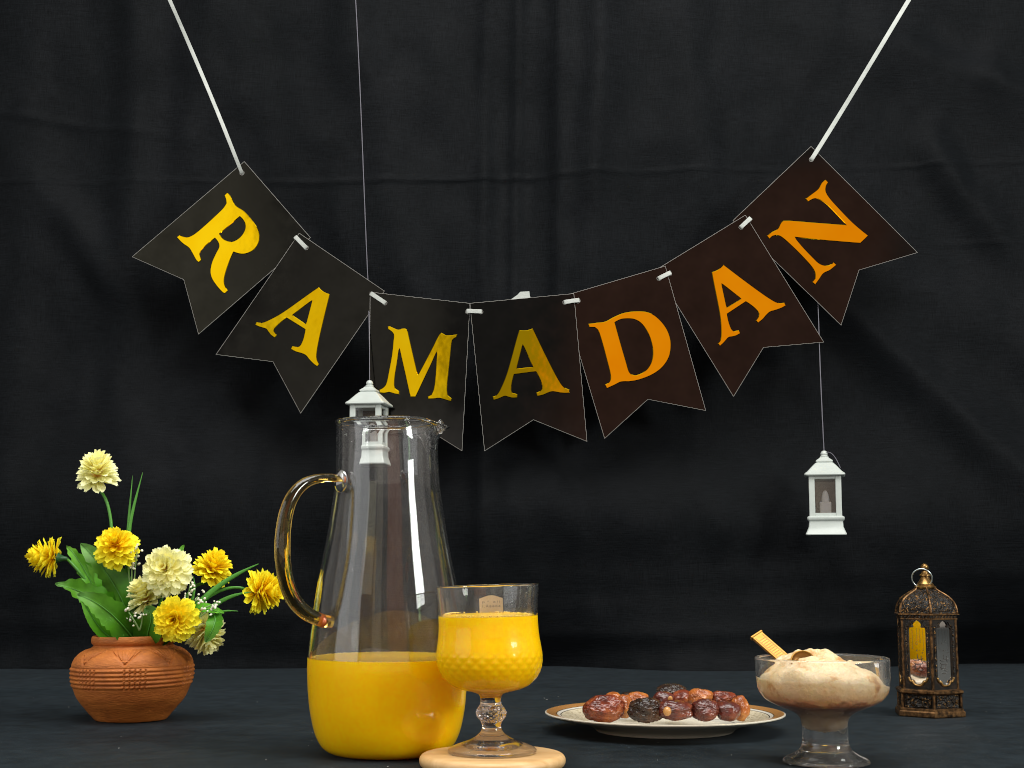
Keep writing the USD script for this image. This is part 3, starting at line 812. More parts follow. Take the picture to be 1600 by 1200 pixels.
# ------------------------------------------------------------------ plate of dates
PYY, PXc = 1.235, 1038.0
plx = at(PXc, 1112, PYY)[0]
pR = pr(186.5, PYY, PXc, 1112)
fR = pr(107, PYY, PXc, 1142)
ph = vz(PXc, 1112.5, PYY)
pp_out = smooth_prof([(fR, 0.0004), (fR + 0.0015, 0.0022), (fR + 0.010, 0.0065), (fR + 0.022, 0.0105), (pR - 0.010, ph - 0.0042), (pR - 0.0012, ph - 0.0016)], 40)
pp_in = smooth_prof([(pR - 0.0012, ph + 0.0004), (pR - 0.010, ph - 0.0014), (fR + 0.020, ph - 0.0052), (fR + 0.012, 0.0080), (fR + 0.004, 0.0058), (fR - 0.006, 0.0046), (0, 0.0042)], 60)
pprof = [(0, 0.0016), (fR - 0.006, 0.0014), (fR - 0.0025, 0.0003)] + [tuple(x) for x in pp_out] + [(pR, ph - 0.0008), (pR, ph - 0.0001)] + [tuple(x) for x in pp_in]


def plate_mat():
    n = {'g': ('texture_coordinate', {}), 'sx': ('separate_xyz', {}), 'x2': ('math', {'math_type': 'multiply'}), 'y2': ('math', {'math_type': 'multiply'}), 'ad': ('math', {'math_type': 'add'}), 'sq': ('math', {'math_type': 'sqrt'}),
         'di': ('math', {'math_type': 'divide', 'value2': float(pR)}),
         'band': ('rgb_ramp', {'ramp': [(0.0, (0.74, 0.70, 0.60)), (0.599, (0.74, 0.70, 0.60)), (0.60, (0.10, 0.08, 0.05)), (0.606, (0.10, 0.08, 0.05)), (0.607, (0.74, 0.70, 0.60)), (0.64, (0.74, 0.70, 0.60)), (0.645, (0.74, 0.65, 0.46)), (0.86, (0.74, 0.65, 0.46)), (0.861, (0.07, 0.055, 0.04)), (0.868, (0.07, 0.055, 0.04)),
                                        (0.869, (0.76, 0.72, 0.62)), (0.895, (0.76, 0.72, 0.62)), (0.897, (0.10, 0.06, 0.03)), (0.903, (0.42, 0.20, 0.06)), (0.975, (0.50, 0.25, 0.08)), (0.985, (0.74, 0.68, 0.56)), (1.0, (0.76, 0.70, 0.58))], 'interpolate': False}),
         'vo': ('voronoi_texture', {'scale': 105.0, 'randomness': 0.7}), 'no': ('noise_texture', {'scale': 120.0, 'detail': 1.0, 'distortion': 2.5}),
         'rn': ('rgb_ramp', {'ramp': [(0.46, (0, 0, 0)), (0.49, (1, 1, 1)), (0.53, (1, 1, 1)), (0.56, (0, 0, 0))]}),
         'zone': ('rgb_ramp', {'ramp': [(0.0, (0, 0, 0)), (0.66, (0, 0, 0)), (0.665, (1, 1, 1)), (0.845, (1, 1, 1)), (0.85, (0, 0, 0))], 'interpolate': False}),
         'mz': ('mix', {'mix_type': 'multiply', 'fac': 1.0}),
         'mx': ('mix', {'color2': (0.42, 0.34, 0.21)}),
         'p': ('principled_bsdf', {'roughness': 0.16, 'coat_weight': 0.3})}
    l = [('g.object', 'sx.vector'), ('sx.x', 'x2.value1'), ('sx.x', 'x2.value2'), ('sx.y', 'y2.value1'), ('sx.y', 'y2.value2'), ('x2.value', 'ad.value1'), ('y2.value', 'ad.value2'), ('ad.value', 'sq.value1'), ('sq.value', 'di.value1'),
         ('di.value', 'band.fac'), ('di.value', 'zone.fac'), ('g.object', 'no.vector'), ('no.fac', 'rn.fac'), ('rn.color', 'mz.color1'), ('zone.color', 'mz.color2'), ('mz.color', 'mx.fac'), ('band.color', 'mx.color1'), ('mx.color', 'p.base_color')]
    n.pop('vo')
    return mat('plate_print', n, l)


plate = Thing('date_plate', 'cream china plate with a tan rim band and scrollwork, under the dates', 'plate', (plx, PYY, 0))
k_up = 3 + len(pp_out) + 1
plate.part('underside', lean(revolve(pprof[:k_up + 1], 144), 0, plx, PYY), M['cream_china'], 40)
plate.part('face', lean(revolve(pprof[k_up:], 144), 0, plx, PYY), plate_mat(), 40)


def date_mesh(c, size, yaw, roll, seed, wrinkle, sub=5):
    s = trimesh.creation.icosphere(sub, 1.0)
    v = np.array(s.vertices)
    nrm_ = v.copy()
    rs = np.random.default_rng(seed)
    o = rs.uniform(0, 50, 3)
    dent = np.array([rs.uniform(-.6, .6), -0.7, rs.uniform(-.1, .7)])
    dent /= np.linalg.norm(dent)
    wp_ = np.stack([meshkit.fbm(v * 1.7 + o + k_, 2, seed + k_) for k_ in (1, 2, 3)], 1) - 0.5
    w1 = meshkit.fbm((v + 0.9 * wp_) * np.array([1.5, 2.3, 2.3]) + o, 2, seed)
    rid = np.exp(-((w1 - 0.47) / 0.045) ** 2) + 0.8 * np.exp(-((w1 - 0.60) / 0.04) ** 2) + 0.6 * np.exp(-((w1 - 0.36) / 0.035) ** 2)
    big = meshkit.fbm(v * 1.2 + o, 2, seed + 5) - 0.5
    fine = meshkit.fbm((v + wp_) * 6 + o, 2, seed + 9) - 0.5
    d = 0.97 + wrinkle * 0.085 * rid + 0.42 * big + 0.045 * wrinkle * fine - 0.16 * np.exp(-((v - dent) ** 2).sum(1) / 0.16)
    v = v * d[:, None]
    e = np.sign(v) * np.abs(v) ** 0.92
    v = e * np.array(size)
    R = trimesh.transformations.euler_matrix(roll, 0.0, yaw)[:3, :3]
    return v @ R.T + c, np.array(s.faces)


PLATE_Z = 0.0046
# name of the look, pixel centre, half width and height in pixels, distance, yaw, colour, wrinkle, label
dates = [
    ((943.5, 1107), (28.5, 17.5), 1.195, 0.15, 'red', 1.0, 'large glossy dark red wrinkled date at the end nearest the goblet'),
    ((959, 1090), (12, 8), 1.235, 0.4, 'orange', 0.5, 'small orange brown date showing just over the large red one'),
    ((975, 1104), (13, 16), 1.222, 1.2, 'orange', 0.8, 'orange pinkish date between the large red date and the black wrinkled one'),
    ((989, 1090), (17, 8), 1.265, 0.2, 'black', 1.2, 'black wrinkled date low at the back behind the orange ones'),
    ((997, 1095), (17, 12), 1.235, -0.3, 'orange', 0.9, 'brown orange date resting behind the black wrinkled date in front'),
    ((1010, 1109), (25, 16), 1.190, -0.1, 'black', 1.5, 'black deeply wrinkled date in the front row'),
    ((1049, 1084), (21, 14), 1.245, 0.25, 'black', 1.4, 'black wrinkled date on top of the pile'),
    ((1067, 1091), (16, 11), 1.228, -0.4, 'red', 0.35, 'smooth dark red date beside the topmost black one'),
    ((1036, 1095), (15, 13), 1.222, 0.7, 'purple', 0.4, 'dark purple date with a pale torn patch under the topmost one'),
    ((1054, 1110), (27, 14.5), 1.188, 0.05, 'purple', 0.8, 'dark date with a golden stalk tip in the front row'),
    ((1094, 1090), (19, 12.5), 1.225, 0.1, 'orange', 0.7, 'light orange brown date with a dimple on top'),
    ((1102, 1110), (20, 14.5), 1.190, 0.3, 'purple', 0.9, 'dark plum date with deep creases in the front row'),
    ((1130, 1093), (19, 12), 1.228, -0.2, 'red', 1.0, 'wrinkled reddish plum date at the back near the dessert bowl'),
    ((1137, 1111), (18, 13.5), 1.192, 0.2, 'purple', 0.35, 'smooth dark plum date in the front row near the dessert bowl'),
    ((1157, 1106), (12.5, 17), 1.212, 1.3, 'orange', 0.7, 'brown orange date standing at the end nearest the dessert bowl')]
for i, (c, hsz, Y, yaw, kind, wr, lab) in enumerate(dates):
    p = at(c[0], c[1], Y)
    k = Y / F
    sx, sz = hsz[0] * k * 1.09, hsz[1] * k * 1.08
    if p[2] - sz * 0.95 < PLATE_Z and i not in (3,):
        p[2] = max(p[2], PLATE_Z + sz * 0.93)
    d = Thing('date', lab, 'date', (p[0], p[1], max(p[2] - sz, PLATE_Z)), 'dates piled on the plate')
    d.part('flesh', date_mesh(p, (sx, min(sx, 0.0125) * 0.95, sz), yaw * 0.35, 0.1 * math.sin(i * 3), 20 + i, wr), DATE[kind], True)
    if i == 9:
        s = trimesh.creation.icosphere(2, 1.0)
        d.part('stalk_tip', (np.array(s.vertices) * [0.0034, 0.0034, 0.0038] + at(1042.5, 1111.5, 1.1745), np.array(s.faces)), M['date_tip'], True, label='golden stalk tip')
    if i == 8:
        d.part('torn_patch', date_mesh(at(1047, 1093.5, 1.2125), (0.0022, 0.0016, 0.0032), 0.2, 0.3, 77, 0.6, 2), M['date_tip'], True, label='pale torn patch of skin')

# ------------------------------------------------------------------ terracotta pot
TY, TX = 1.324, 204.8
tx = at(TX, 1124, TY)[0]
tpx = [(994, 62), (993.5, 64.5), (996, 66.2), (1000.5, 66.8), (1005, 65.6), (1008, 62.8), (1010.5, 64.5), (1015, 77), (1021.6, 87), (1029, 93.2), (1037, 96.2), (1048, 97.3), (1057.5, 97), (1068.4, 94.7), (1079, 91), (1089, 86.5), (1098, 80),
       (1107.5, 72), (1115, 65.5), (1121, 60.5), (1124.5, 57)]
tz0 = vz(TX, 1124.5, TY)
to = smooth_prof([(pr(r * 0.957, TY, TX, y), vz(TX, y, TY) - tz0 + 0.0004) for y, r in tpx][::-1], 190)
TT = to[-1][1]
tin = [(pr(58, TY, TX, 996), vz(TX, 997, TY) - tz0), (pr(57, TY, TX, 1006), vz(TX, 1006, TY) - tz0), (pr(80, TY, TX, 1022), vz(TX, 1022, TY) - tz0), (pr(88, TY, TX, 1050), vz(TX, 1050, TY) - tz0), (pr(60, TY, TX, 1105), vz(TX, 1110, TY) - tz0), (0, 0.008)]
tprof = [(0, 0.0012), (to[0][0] * 0.9, 0.0004)] + [tuple(x) for x in to] + tin
tno = len(to) + 2
tz = lambda y: vz(TX, y, TY) - tz0
zb0, zb1 = tz(1071.5), tz(1039.5)


def pot_warp(th, R, Zz):
    k = np.arange(R.shape[0])[:, None]
    o = (k < tno) & (k > 2)
    tilt = 0.016 * R * np.cos(th) * np.clip(Zz / 0.03, 0, 1)
    s = (Zz - zb0) / (zb1 - zb0)
    inb = (s > -0.02) & (s < 1.02)
    grooves = np.where(inb, 0.0018 * np.abs(np.sin(np.pi * s * 5)) ** 0.6 - 0.0008, 0)
    # hatched cuts across the ridges, in two patches seen from the front and more round the back
    g2 = 0
    for c in np.radians([-122, -73, -10, 60, 120, 170]):
        for j in range(-2, 3):
            q = (th - 2 * np.pi * np.round((th - c) / (2 * np.pi)) - c) - j * 0.085
            g2 = g2 + np.exp(-(q / 0.013) ** 2)
    g2 = np.where(inb, -0.0020 * np.clip(g2, 0, 1) * (np.abs(np.sin(np.pi * s * 5)) > 0.35), 0)
    # leaf sprays cut into the shoulder
    sh0, sh1 = tz(1036), tz(1011)
    w = np.clip((Zz - sh0) / (sh1 - sh0), 0, 1)
    ins = (Zz > sh0) & (Zz < sh1) & o
    per = 2 * np.pi / 8
    u = ((th + 1.05) % per) / per - 0.5
    lines = 0
    for a, b, wd in ((0.46, 1.0, 0.020), (0.30, 0.8, 0.016), (0.16, 0.6, 0.016), (0.05, 0.3, 0.014)):
        for sg in (-1, 1):
            lines = lines + np.exp(-((u - sg * a * w ** (1.5 if a > 0.3 else 1.1)) / wd) ** 2) * (w > (0.05 if a > 0.4 else 0.30)) * (w < 0.97)
    g3 = np.where(ins, -0.0016 * np.clip(lines, 0, 1), 0)
    # hand-worked unevenness; rougher towards the foot
    q = np.stack([np.cos(th) * R * 60, np.sin(th) * R * 60, Zz * 130], -1)
    un = 0.0009 * (meshkit.fbm(q, 3, 2) - 0.5) * np.where(Zz < tz(1092), 1.4, 0.35)
    dR = np.where(o, grooves + g2 + g3 + un, 0)
    return R + dR, Zz + tilt


pot = Thing('terracotta_pot', 'round terracotta pot with ringed grooves and incised leaves, holding flowers', 'pot', (tx, TY, 0))
pot.part('body', lean(revolve(tprof, 380, pot_warp), 0, tx, TY), M['clay'], 55)


# ------------------------------------------------------------------ flowers, leaves, sprigs
def frame(axis):
    a = np.array(axis, float)
    a /= np.linalg.norm(a)
    u = np.cross(a, [0.13, 0.2, 1.0])
    u /= np.linalg.norm(u)
    return a, u, np.cross(a, u)


def petal_mesh(base, axis, radial, length, width, elev, curl, rs, teeth=True, nl=6, nw=7):
    """a cupped petal: grows from base along radial (tilted up by elev towards axis), bending by curl"""
    side = np.cross(axis, radial)
    pts, al = [], []
    jag = rs.uniform(-0.10, 0.10, nw)
    for i in range(nl):
        t = i / (nl - 1)
        e = elev + curl * t
        ctr = base + length * (t * (math.cos(elev + curl * t * 0.5) * radial + math.sin(elev + curl * t * 0.5) * axis))
        nn = -math.sin(e) * radial + math.cos(e) * axis
        wd = width * (0.20 + 0.80 * math.sin(min(1.0, t * 0.95) * math.pi * 0.60)) * (1 - 0.22 * max(0, t - 0.75) / 0.25)
        for j in range(nw):
            s = 2 * j / (nw - 1) - 1
            p = ctr + side * wd * 0.5 * s + nn * (0.16 * width * s * s)
            if i == nl - 1:
                dt = math.cos(e) * radial + math.sin(e) * axis
                tooth = (0.35 * jag[j] + (0.022 if (j % 2 == 0) else -0.022)) if teeth else 0
                p = p + dt * length * (tooth - 0.12 * s * s)
            pts.append(p)
            al.append(t)
    v = np.array(pts)
    return v, grid_faces(nl, nw), al


def flower(label, cat_group, c, Y, rad, axis, kind, stem, layers, seed, droop=0.0, calyx=True):
    """c: pixel centre, rad: petal reach in pixels, axis: facing direction in the world"""
    rs = np.random.default_rng(seed)
    k = Y / F
    ctr = at(c[0], c[1], Y)
    R = rad * k
    a, u, w = frame(axis)
    heart = ctr - a * R * 0.42
    t = Thing('flower', label, 'flower', stem[0], cat_group)
    m = M['petal_yellow'] if kind == 'yellow' else M['petal_pale']
    for li, (n, elev, ln, wd) in enumerate(layers):
        ph = rs.uniform(0, 6.28)
        for i in range(n):
            an = ph + 2 * np.pi * i / n + rs.normal(0, 0.09)
            rd = math.cos(an) * u + math.sin(an) * w
            e = math.radians(elev + rs.normal(0, 6)) - (droop if li == 0 else 0)
            base = heart + a * R * 0.10 * li + rd * R * 0.05
            pm = petal_mesh(base, a, rd, R * ln * rs.uniform(0.92, 1.06), R * wd * rs.uniform(0.9, 1.12), e, math.radians(-18 + rs.normal(0, 8)), rs)
            t.part('petal', pm[:2], m, True, along=np.clip(np.array(pm[2]) * (0.72 + 0.28 * (li < 3)) , 0, 1))
    if calyx:
        s = smooth_prof([(0, -0.012), (0.0016, -0.011), (0.0026, -0.006), (0.0052, -0.001), (0.0062, 0.0016)], 12)
        v, f = revolve(s, 14)
        v = v[:, :1] * u + v[:, 1:2] * w + v[:, 2:] * a + heart
        t.part('calyx', (v, f), M['calyx'], True)
    sp = [np.array(q) for q in stem] + [heart - a * 0.010]
    pts = spline(sp, 26) if len(sp) > 2 else np.linspace(sp[0], sp[1], 12)
    t.part('stem', tube(pts, np.linspace(0.0017, 0.0014, len(pts)), 8), M['stem'], True)
    return t


FULL = [(17, 2, 1.0, 0.40), (17, 17, 0.98, 0.39), (15, 32, 0.94, 0.38), (13, 46, 0.89, 0.37), (11, 60, 0.83, 0.36), (8, 72, 0.77, 0.33), (5, 82, 0.70, 0.30)]
DOME = [(17, 10, 1.0, 0.42), (16, 24, 1.0, 0.40), (14, 38, 0.98, 0.40), (12, 52, 0.96, 0.38), (10, 64, 0.93, 0.36), (7, 74, 0.90, 0.34), (4, 83, 0.86, 0.30)]
mouth = lambda dx, dy, z=0.058: (tx + dx, TY + dy, z)
G = 'flowers arranged in the terracotta pot'
flower('pale yellow flower on a tall bare stem, highest in the terracotta pot', G, (152, 736), TY + 0.01, 33, (0.12, -0.55, 0.9), 'pale', [mouth(0.0, 0.01), at(178, 880, TY + 0.012), at(171, 800, TY + 0.012)], DOME, 1, 0.12)
flower('large golden yellow flower in front of the broad leaf, under the tall pale one', G, (181, 853), TY - 0.012, 34.5, (0.02, -0.80, 0.62), 'yellow', [mouth(-0.005, 0.0), at(186, 930, TY)], FULL, 2)
flower('golden yellow flower turned sideways, farthest from the jug', G, (74, 870), TY - 0.005, 31.5, (-1.0, -0.30, 0.12), 'yellow', [mouth(-0.015, 0.0), at(150, 930, TY), at(118, 887, TY - 0.004)], DOME, 3)
flower('big open pale yellow flower facing the viewer above the golden ones', G, (259, 890), TY - 0.03, 38.5, (0.02, -1.0, 0.22), 'pale', [mouth(0.012, 0.0), at(248, 950, TY - 0.01)], FULL, 4)
flower('half hidden pale yellow flower tucked under the big open pale one', G, (226, 930), TY - 0.012, 30, (-0.35, -0.50, 0.85), 'pale', [mouth(0.005, 0.0), at(228, 965, TY - 0.005)], DOME, 5)
flower('golden yellow flower hanging over the rim of the terracotta pot', G, (273, 968), TY - 0.048, 35, (0.02, -1.0, 0.02), 'yellow', [mouth(0.015, -0.005), at(262, 975, TY - 0.02)], FULL, 6)
flower('golden yellow flower tilted up and away above the thin green blades', G, (333, 887), TY + 0.0, 31, (0.50, -0.30, 0.85), 'yellow', [mouth(0.02, 0.005), at(280, 950, TY), at(303, 918, TY)], DOME, 7)
flower('golden yellow flower turned sideways on a long stem next to the amber handle', G, (412, 924), TY + 0.0, 34, (1.0, -0.30, 0.05), 'yellow', [mouth(0.022, 0.0), at(305, 950, TY), at(350, 921, TY), at(378, 919, TY)], DOME, 8)
flower('pale drooping flower beside the pot, partly behind a green leaf', G, (321, 990), TY - 0.02, 33, (0.45, -0.40, -0.75), 'pale', [mouth(0.022, -0.004), at(283, 965, TY - 0.01), at(302, 962, TY - 0.018)], DOME, 9)


def leaf_mesh(path, width, n=26, nw=9, serr=0.10, nserr=13, cup=0.25, facing=(0, -1, 0.25), wave=0.0, seed=0, tip=0.9):
    p = spline(path, n)
    t = np.gradient(p, axis=0)
    t /= np.linalg.norm(t, axis=1, keepdims=True)
    fz = np.array(facing, float)
    v, al = [], []
    for i in range(n):
        s = i / (n - 1)
        side = np.cross(t[i], fz)
        side /= np.linalg.norm(side)
        nn = np.cross(side, t[i])
        wd = width * (math.sin(math.pi * s ** 0.8) ** 0.75 * tip + 0.06 + 0.10 * (1 - s))
        if s > 0.97:
            wd *= 0.35
        saw = 1 + serr * (((s * nserr) % 1) - 0.5)
        for j in range(nw):
            q = 2 * j / (nw - 1) - 1
            edge = saw if abs(q) > 0.99 else 1
            h = cup * width * 0.5 * abs(q) ** 1.3 + wave * width * abs(q) * math.sin(s * 17 + seed + (1.3 if q > 0 else 0))
            vein = -0.012 * width * (abs(q) < 0.01)
            v.append(p[i] + side * 0.5 * wd * q * edge + nn * (h + vein))
            al.append(s)
    return np.array(v), grid_faces(n, nw), al


def leaf(label, pix, Ys, width, bright=False, **kw):
    pts = [at(x, y, TY + d) for (x, y), d in zip(pix, Ys)]
    t = Thing('leaf', label, 'leaf', pts[0], 'leaves among the flowers')
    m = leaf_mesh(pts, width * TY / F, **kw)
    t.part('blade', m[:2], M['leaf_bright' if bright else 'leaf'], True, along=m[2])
    rib = spline(pts, 16)
    t.part('midrib', tube(rib + np.array([0, -0.0006, 0]), np.linspace(0.0007, 0.0002, 16), 6), M['stem'], True)


leaf('broad green leaf standing upright behind the golden flower', [(212, 1003), (196, 950), (170, 900), (127, 850)], [-0.004, -0.004, 0.0, 0.008], 56, serr=0.14, cup=0.2, wave=0.03)
leaf('bright narrow saw-edged leaf between the sideways golden flower and the broad leaf', [(176, 985), (150, 925), (126, 880), (104, 853)], [-0.006, -0.004, 0.0, 0.006], 26, bright=True, serr=0.55, nserr=9, wave=0.16, cup=0.3)
leaf('dark green leaf curling outward lowest beside the sideways golden flower', [(190, 990), (158, 942), (120, 922), (86, 913)], [-0.010, -0.016, -0.02, -0.024], 36, serr=0.45, nserr=8, wave=0.16, cup=0.4, facing=(0.2, -0.9, 0.5))
leaf('large glossy dark leaf low over the pot rim', [(214, 1004), (190, 975), (160, 948), (122, 930)], [-0.022, -0.036, -0.044, -0.042], 43, serr=0.24, nserr=15, cup=0.25, wave=0.03, facing=(0.15, -1, 0.3))
leaf('thin bright leaf edge under the large dark leaf', [(186, 1002), (160, 985), (142, 960), (128, 936)], [-0.018, -0.026, -0.03, -0.03], 20, bright=True, serr=0.1, cup=0.5)
leaf('short dark leaf at the pot mouth behind the overhanging golden flower', [(232, 1006), (232, 985), (236, 965), (228, 950)], [-0.022, -0.03, -0.032, -0.03], 46, serr=0.12, cup=0.25)
leaf('dark leaf at the pot mouth beneath the overhanging golden flower', [(252, 1006), (250, 985), (252, 968), (258, 952)], [-0.016, -0.022, -0.024, -0.02], 44, serr=0.12, cup=0.3)
leaf('bright leaf turned outward above the drooping pale flower', [(296, 962), (312, 951), (330, 953), (350, 959)], [-0.02, -0.028, -0.03, -0.03], 17, bright=True, serr=0.15, cup=0.4, facing=(0.0, -0.8, 0.6))
leaf('green leaf hanging in front of the drooping pale flower', [(332, 958), (336, 972), (330, 988), (322, 1003)], [-0.026, -0.036, -0.040, -0.038], 24, serr=0.2, nserr=9, cup=0.2)
leaf('small bright leaf tip behind the big open pale flower', [(272, 930), (276, 900), (281, 868), (288, 852)], [-0.012, -0.010, -0.008, -0.006], 17, bright=True, serr=0.3, nserr=7)


def blade(label, pix, Y, r):
    pts = spline([at(x, y, Y) for x, y in pix], 24)
    t = Thing('grass_blade', label, 'grass blade', pts[0], 'thin green blades among the flowers')
    t.part('blade', tube(pts, np.interp(np.linspace(0, 1, 24), [0, 0.3, 0.8, 1], [r, r * 1.1, r * 0.6, r * 0.12]), 6, flat=0.35, side_dir=(0, 1, 0.1)), M['stem'], True)


blade('thin upright green blade, the shorter and straighter of the two beside the tall flower', [(203, 1000), (199, 850), (202, 800), (207, 743)], TY + 0.010, 0.0016)
blade('thin upright green blade, the longer leaning one beside the tall flower', [(205, 1000), (200, 850), (207, 800), (223, 738)], TY + 0.006, 0.0021)
blade('long green blade arching past the tilted golden flower', [(262, 1000), (312, 942), (350, 910), (404, 881)], TY - 0.024, 0.0030)
blade('green blade arching below the long stem of the sideways flower', [(272, 1000), (320, 958), (350, 937), (393, 925)], TY - 0.016, 0.0026)
blade('short fine blade tip pointing outward beneath the others', [(282, 990), (320, 966), (345, 956), (372, 955)], TY - 0.020, 0.0015)
blade('fine green blade rising beside the big open pale flower', [(282, 985), (296, 950), (303, 925), (302, 900)], TY - 0.018, 0.0017)


def sprig(label, root, heads, Y, seed, n=9):
    rs = np.random.default_rng(seed)
    r0 = at(*root, Y)
    t = Thing('bud_sprig', label, 'sprig', r0, 'sprigs of white buds')
    for hx, hy in heads:
        tip = at(hx, hy, Y - 0.004)
        st = spline([r0, (r0 + tip) / 2 + rs.normal(0, 0.001, 3), tip], 10)
        sp = t.part('twig', tube(st, np.linspace(0.0009, 0.0006, 10), 6), M['sprig'], True)
        for i in range(n):
            c = tip + rs.normal(0, 1, 3) * np.array([0.0030, 0.0024, 0.0036])
            s = trimesh.creation.icosphere(1, 1.0)
            d = c - tip
            sz = rs.uniform(0.0007, 0.0013)
            q = np.array(s.vertices) * [sz, sz, sz * rs.uniform(1.1, 1.9)]
            R = trimesh.transformations.random_rotation_matrix(rs.uniform(0, 1, 3))[:3, :3]
            t.part('bud', (q @ R.T + c, np.array(s.faces)), M['bud'], True)


sprig('white bud sprig beside the golden flower under the tall pale one', (210, 990), [(199, 868), (206, 884), (214, 862)], TY - 0.006, 31, 7)
sprig('white bud sprig between the big pale flower and the tilted golden one', (282, 980), [(297, 912), (309, 932), (292, 936)], TY - 0.022, 32)
sprig('white bud sprig in front of the half hidden pale flower', (218, 985), [(201, 957), (206, 965), (222, 960)], TY - 0.034, 33, 5)
sprig('white bud sprig under the arching blades', (290, 975), [(334, 944), (318, 946), (326, 953)], TY - 0.030, 34, 7)


# ------------------------------------------------------------------ banner: ribbon and seven pennants
FY = 1.890


class Plane:
    def __init__(self, p0, p1, p2, amp=0.0, dirn=0.0):
        self.p0 = p0
        self.n = np.cross(p1 - p0, p2 - p0)
        self.n /= np.linalg.norm(self.n)
        if self.n[1] > 0:
            self.n = -self.n
        self.u = (p1 - p0) / np.linalg.norm(p1 - p0)
        self.w = np.cross(self.n, self.u)
        self.amp, self.dir = amp, dirn

    def hit(self, px, py):
        d = ray(px, py)
        q = C + d * (np.dot(self.p0 - C, self.n) / np.dot(d, self.n))
        return np.array([np.dot(q - self.p0, self.u), np.dot(q - self.p0, self.w)])

    def place(self, u, w, d):
        u, w, d = np.atleast_1d(u), np.atleast_1d(w), np.atleast_1d(d)
        d = d + self.amp * (((u - 0.07) * math.cos(self.dir) + (w + 0.09) * math.sin(self.dir)) / 0.08) ** 2
        return self.p0 + u[:, None] * self.u + w[:, None] * self.w + d[:, None] * self.n


def smooth_outline(pts, keep_deg=38, n=5):
    """rounds a traced outline but keeps its sharp corners"""
    p = np.array(pts, float)
    N = len(p)
    a = p - np.roll(p, 1, 0)
    b = np.roll(p, -1, 0) - p
    ang = np.degrees(np.abs(np.arctan2(a[:, 0] * b[:, 1] - a[:, 1] * b[:, 0], (a * b).sum(1))))
    corner = ang > keep_deg
    out = []
    for i in range(N):
        j = (i + 1) % N
        L = np.linalg.norm(p[j] - p[i])
        m0 = (p[j] - p[i]) if corner[i] else (p[j] - p[i - 1]) / (np.linalg.norm(p[j] - p[i - 1]) + 1e-9) * L
        k = (j + 1) % N
        m1 = (p[j] - p[i]) if corner[j] else (p[k] - p[i]) / (np.linalg.norm(p[k] - p[i]) + 1e-9) * L
        for t in np.arange(n) / n:
            out.append((2 * t**3 - 3 * t**2 + 1) * p[i] + (t**3 - 2 * t**2 + t) * m0 + (-2 * t**3 + 3 * t**2) * p[j] + (t**3 - t**2) * m1)
    return np.array(out)


def zoom(pts, s, ox, oy):
    return [(x / s + ox, y / s + oy) for x, y in pts]


ZA, ZM, ZR, ZD, ZN = (8.571, 760, 500), (8.571, 590, 500), (7.0588, 260, 290), (8.0, 910, 475), (6.0, 1180, 260)
A_OUT = zoom([(440, 133), (480, 140), (530, 140), (580, 128), (622, 112), (650, 170), (760, 400), (900, 680), (990, 840), (1040, 900), (1112, 935), (1112, 978), (1050, 982), (960, 972), (890, 960), (830, 975), (760, 1005), (680, 1022), (668, 978), (720, 950), (745, 920), (745, 880), (720, 800), (665, 692),
              (370, 730), (345, 830), (333, 930), (345, 975), (415, 995), (412, 1042), (350, 1045), (300, 1035), (250, 1022), (200, 1040), (150, 1060), (95, 1075), (85, 1030), (140, 1000), (200, 900), (270, 730), (340, 490), (405, 250)], *ZA)
A_IN = zoom([(487, 330), (446, 490), (405, 650), (625, 630), (556, 480)], *ZA)
M_OUT = zoom([(135, 90), (160, 83), (215, 108), (275, 130), (320, 118), (365, 112), (400, 140), (420, 220), (470, 440), (540, 740), (620, 590), (740, 360), (820, 200), (850, 170), (880, 185), (920, 205), (1065, 195), (1055, 232), (1010, 262), (990, 320), (970, 500), (945, 750), (930, 930), (940, 1010), (993, 1050), (988, 1090),
              (940, 1080), (835, 1050), (760, 1055), (675, 1058), (672, 1022), (720, 1000), (750, 930), (770, 800), (785, 600), (792, 425), (720, 590), (620, 800), (540, 970), (510, 1030), (440, 1030), (425, 980), (370, 730), (290, 375), (265, 560), (235, 740), (225, 860), (235, 915), (290, 955), (290, 1000), (230, 990), (155, 970),
              (90, 980), (30, 975), (20, 935), (80, 900), (115, 850), (150, 690), (190, 470), (210, 280), (215, 200), (190, 160), (140, 125)], *ZM)
D_OUT = zoom([(72, 250), (180, 235), (285, 220), (390, 165), (520, 112), (680, 92), (820, 105), (930, 165), (1040, 290), (1095, 420), (1105, 540), (1080, 670), (1000, 790), (880, 880), (720, 945), (600, 970), (485, 975), (400, 1015), (305, 1058), (280, 1010), (330, 980), (352, 935), (345, 860), (310, 720), (260, 530), (215, 380), (190, 325), (155, 295), (85, 293)], *ZD)
D_IN = zoom([(405, 230), (480, 195), (560, 185), (650, 195), (730, 240), (800, 330), (850, 440), (880, 580), (870, 700), (820, 800), (750, 860), (670, 890), (610, 880), (580, 840), (550, 740), (480, 500)], *ZD)
R_OUT = zoom([(672, 78), (690, 92), (725, 145), (765, 220), (860, 285), (960, 400), (1015, 490), (1028, 570), (1015, 640), (975, 700), (915, 740), (850, 757), (790, 750), (742, 733), (700, 830), (655, 960), (638, 1050), (650, 1110), (680, 1160), (648, 1192), (620, 1180), (545, 1095), (495, 1010), (485, 930), (505, 840), (550, 740), (580, 680), (575, 635),
              (538, 580), (450, 650), (390, 710), (368, 755), (388, 822), (358, 850), (330, 825), (285, 745), (250, 690), (180, 640), (113, 572), (148, 543), (165, 555), (215, 570), (265, 560), (330, 520), (430, 435), (560, 315), (630, 245), (662, 195), (655, 150), (640, 108)], *ZR)
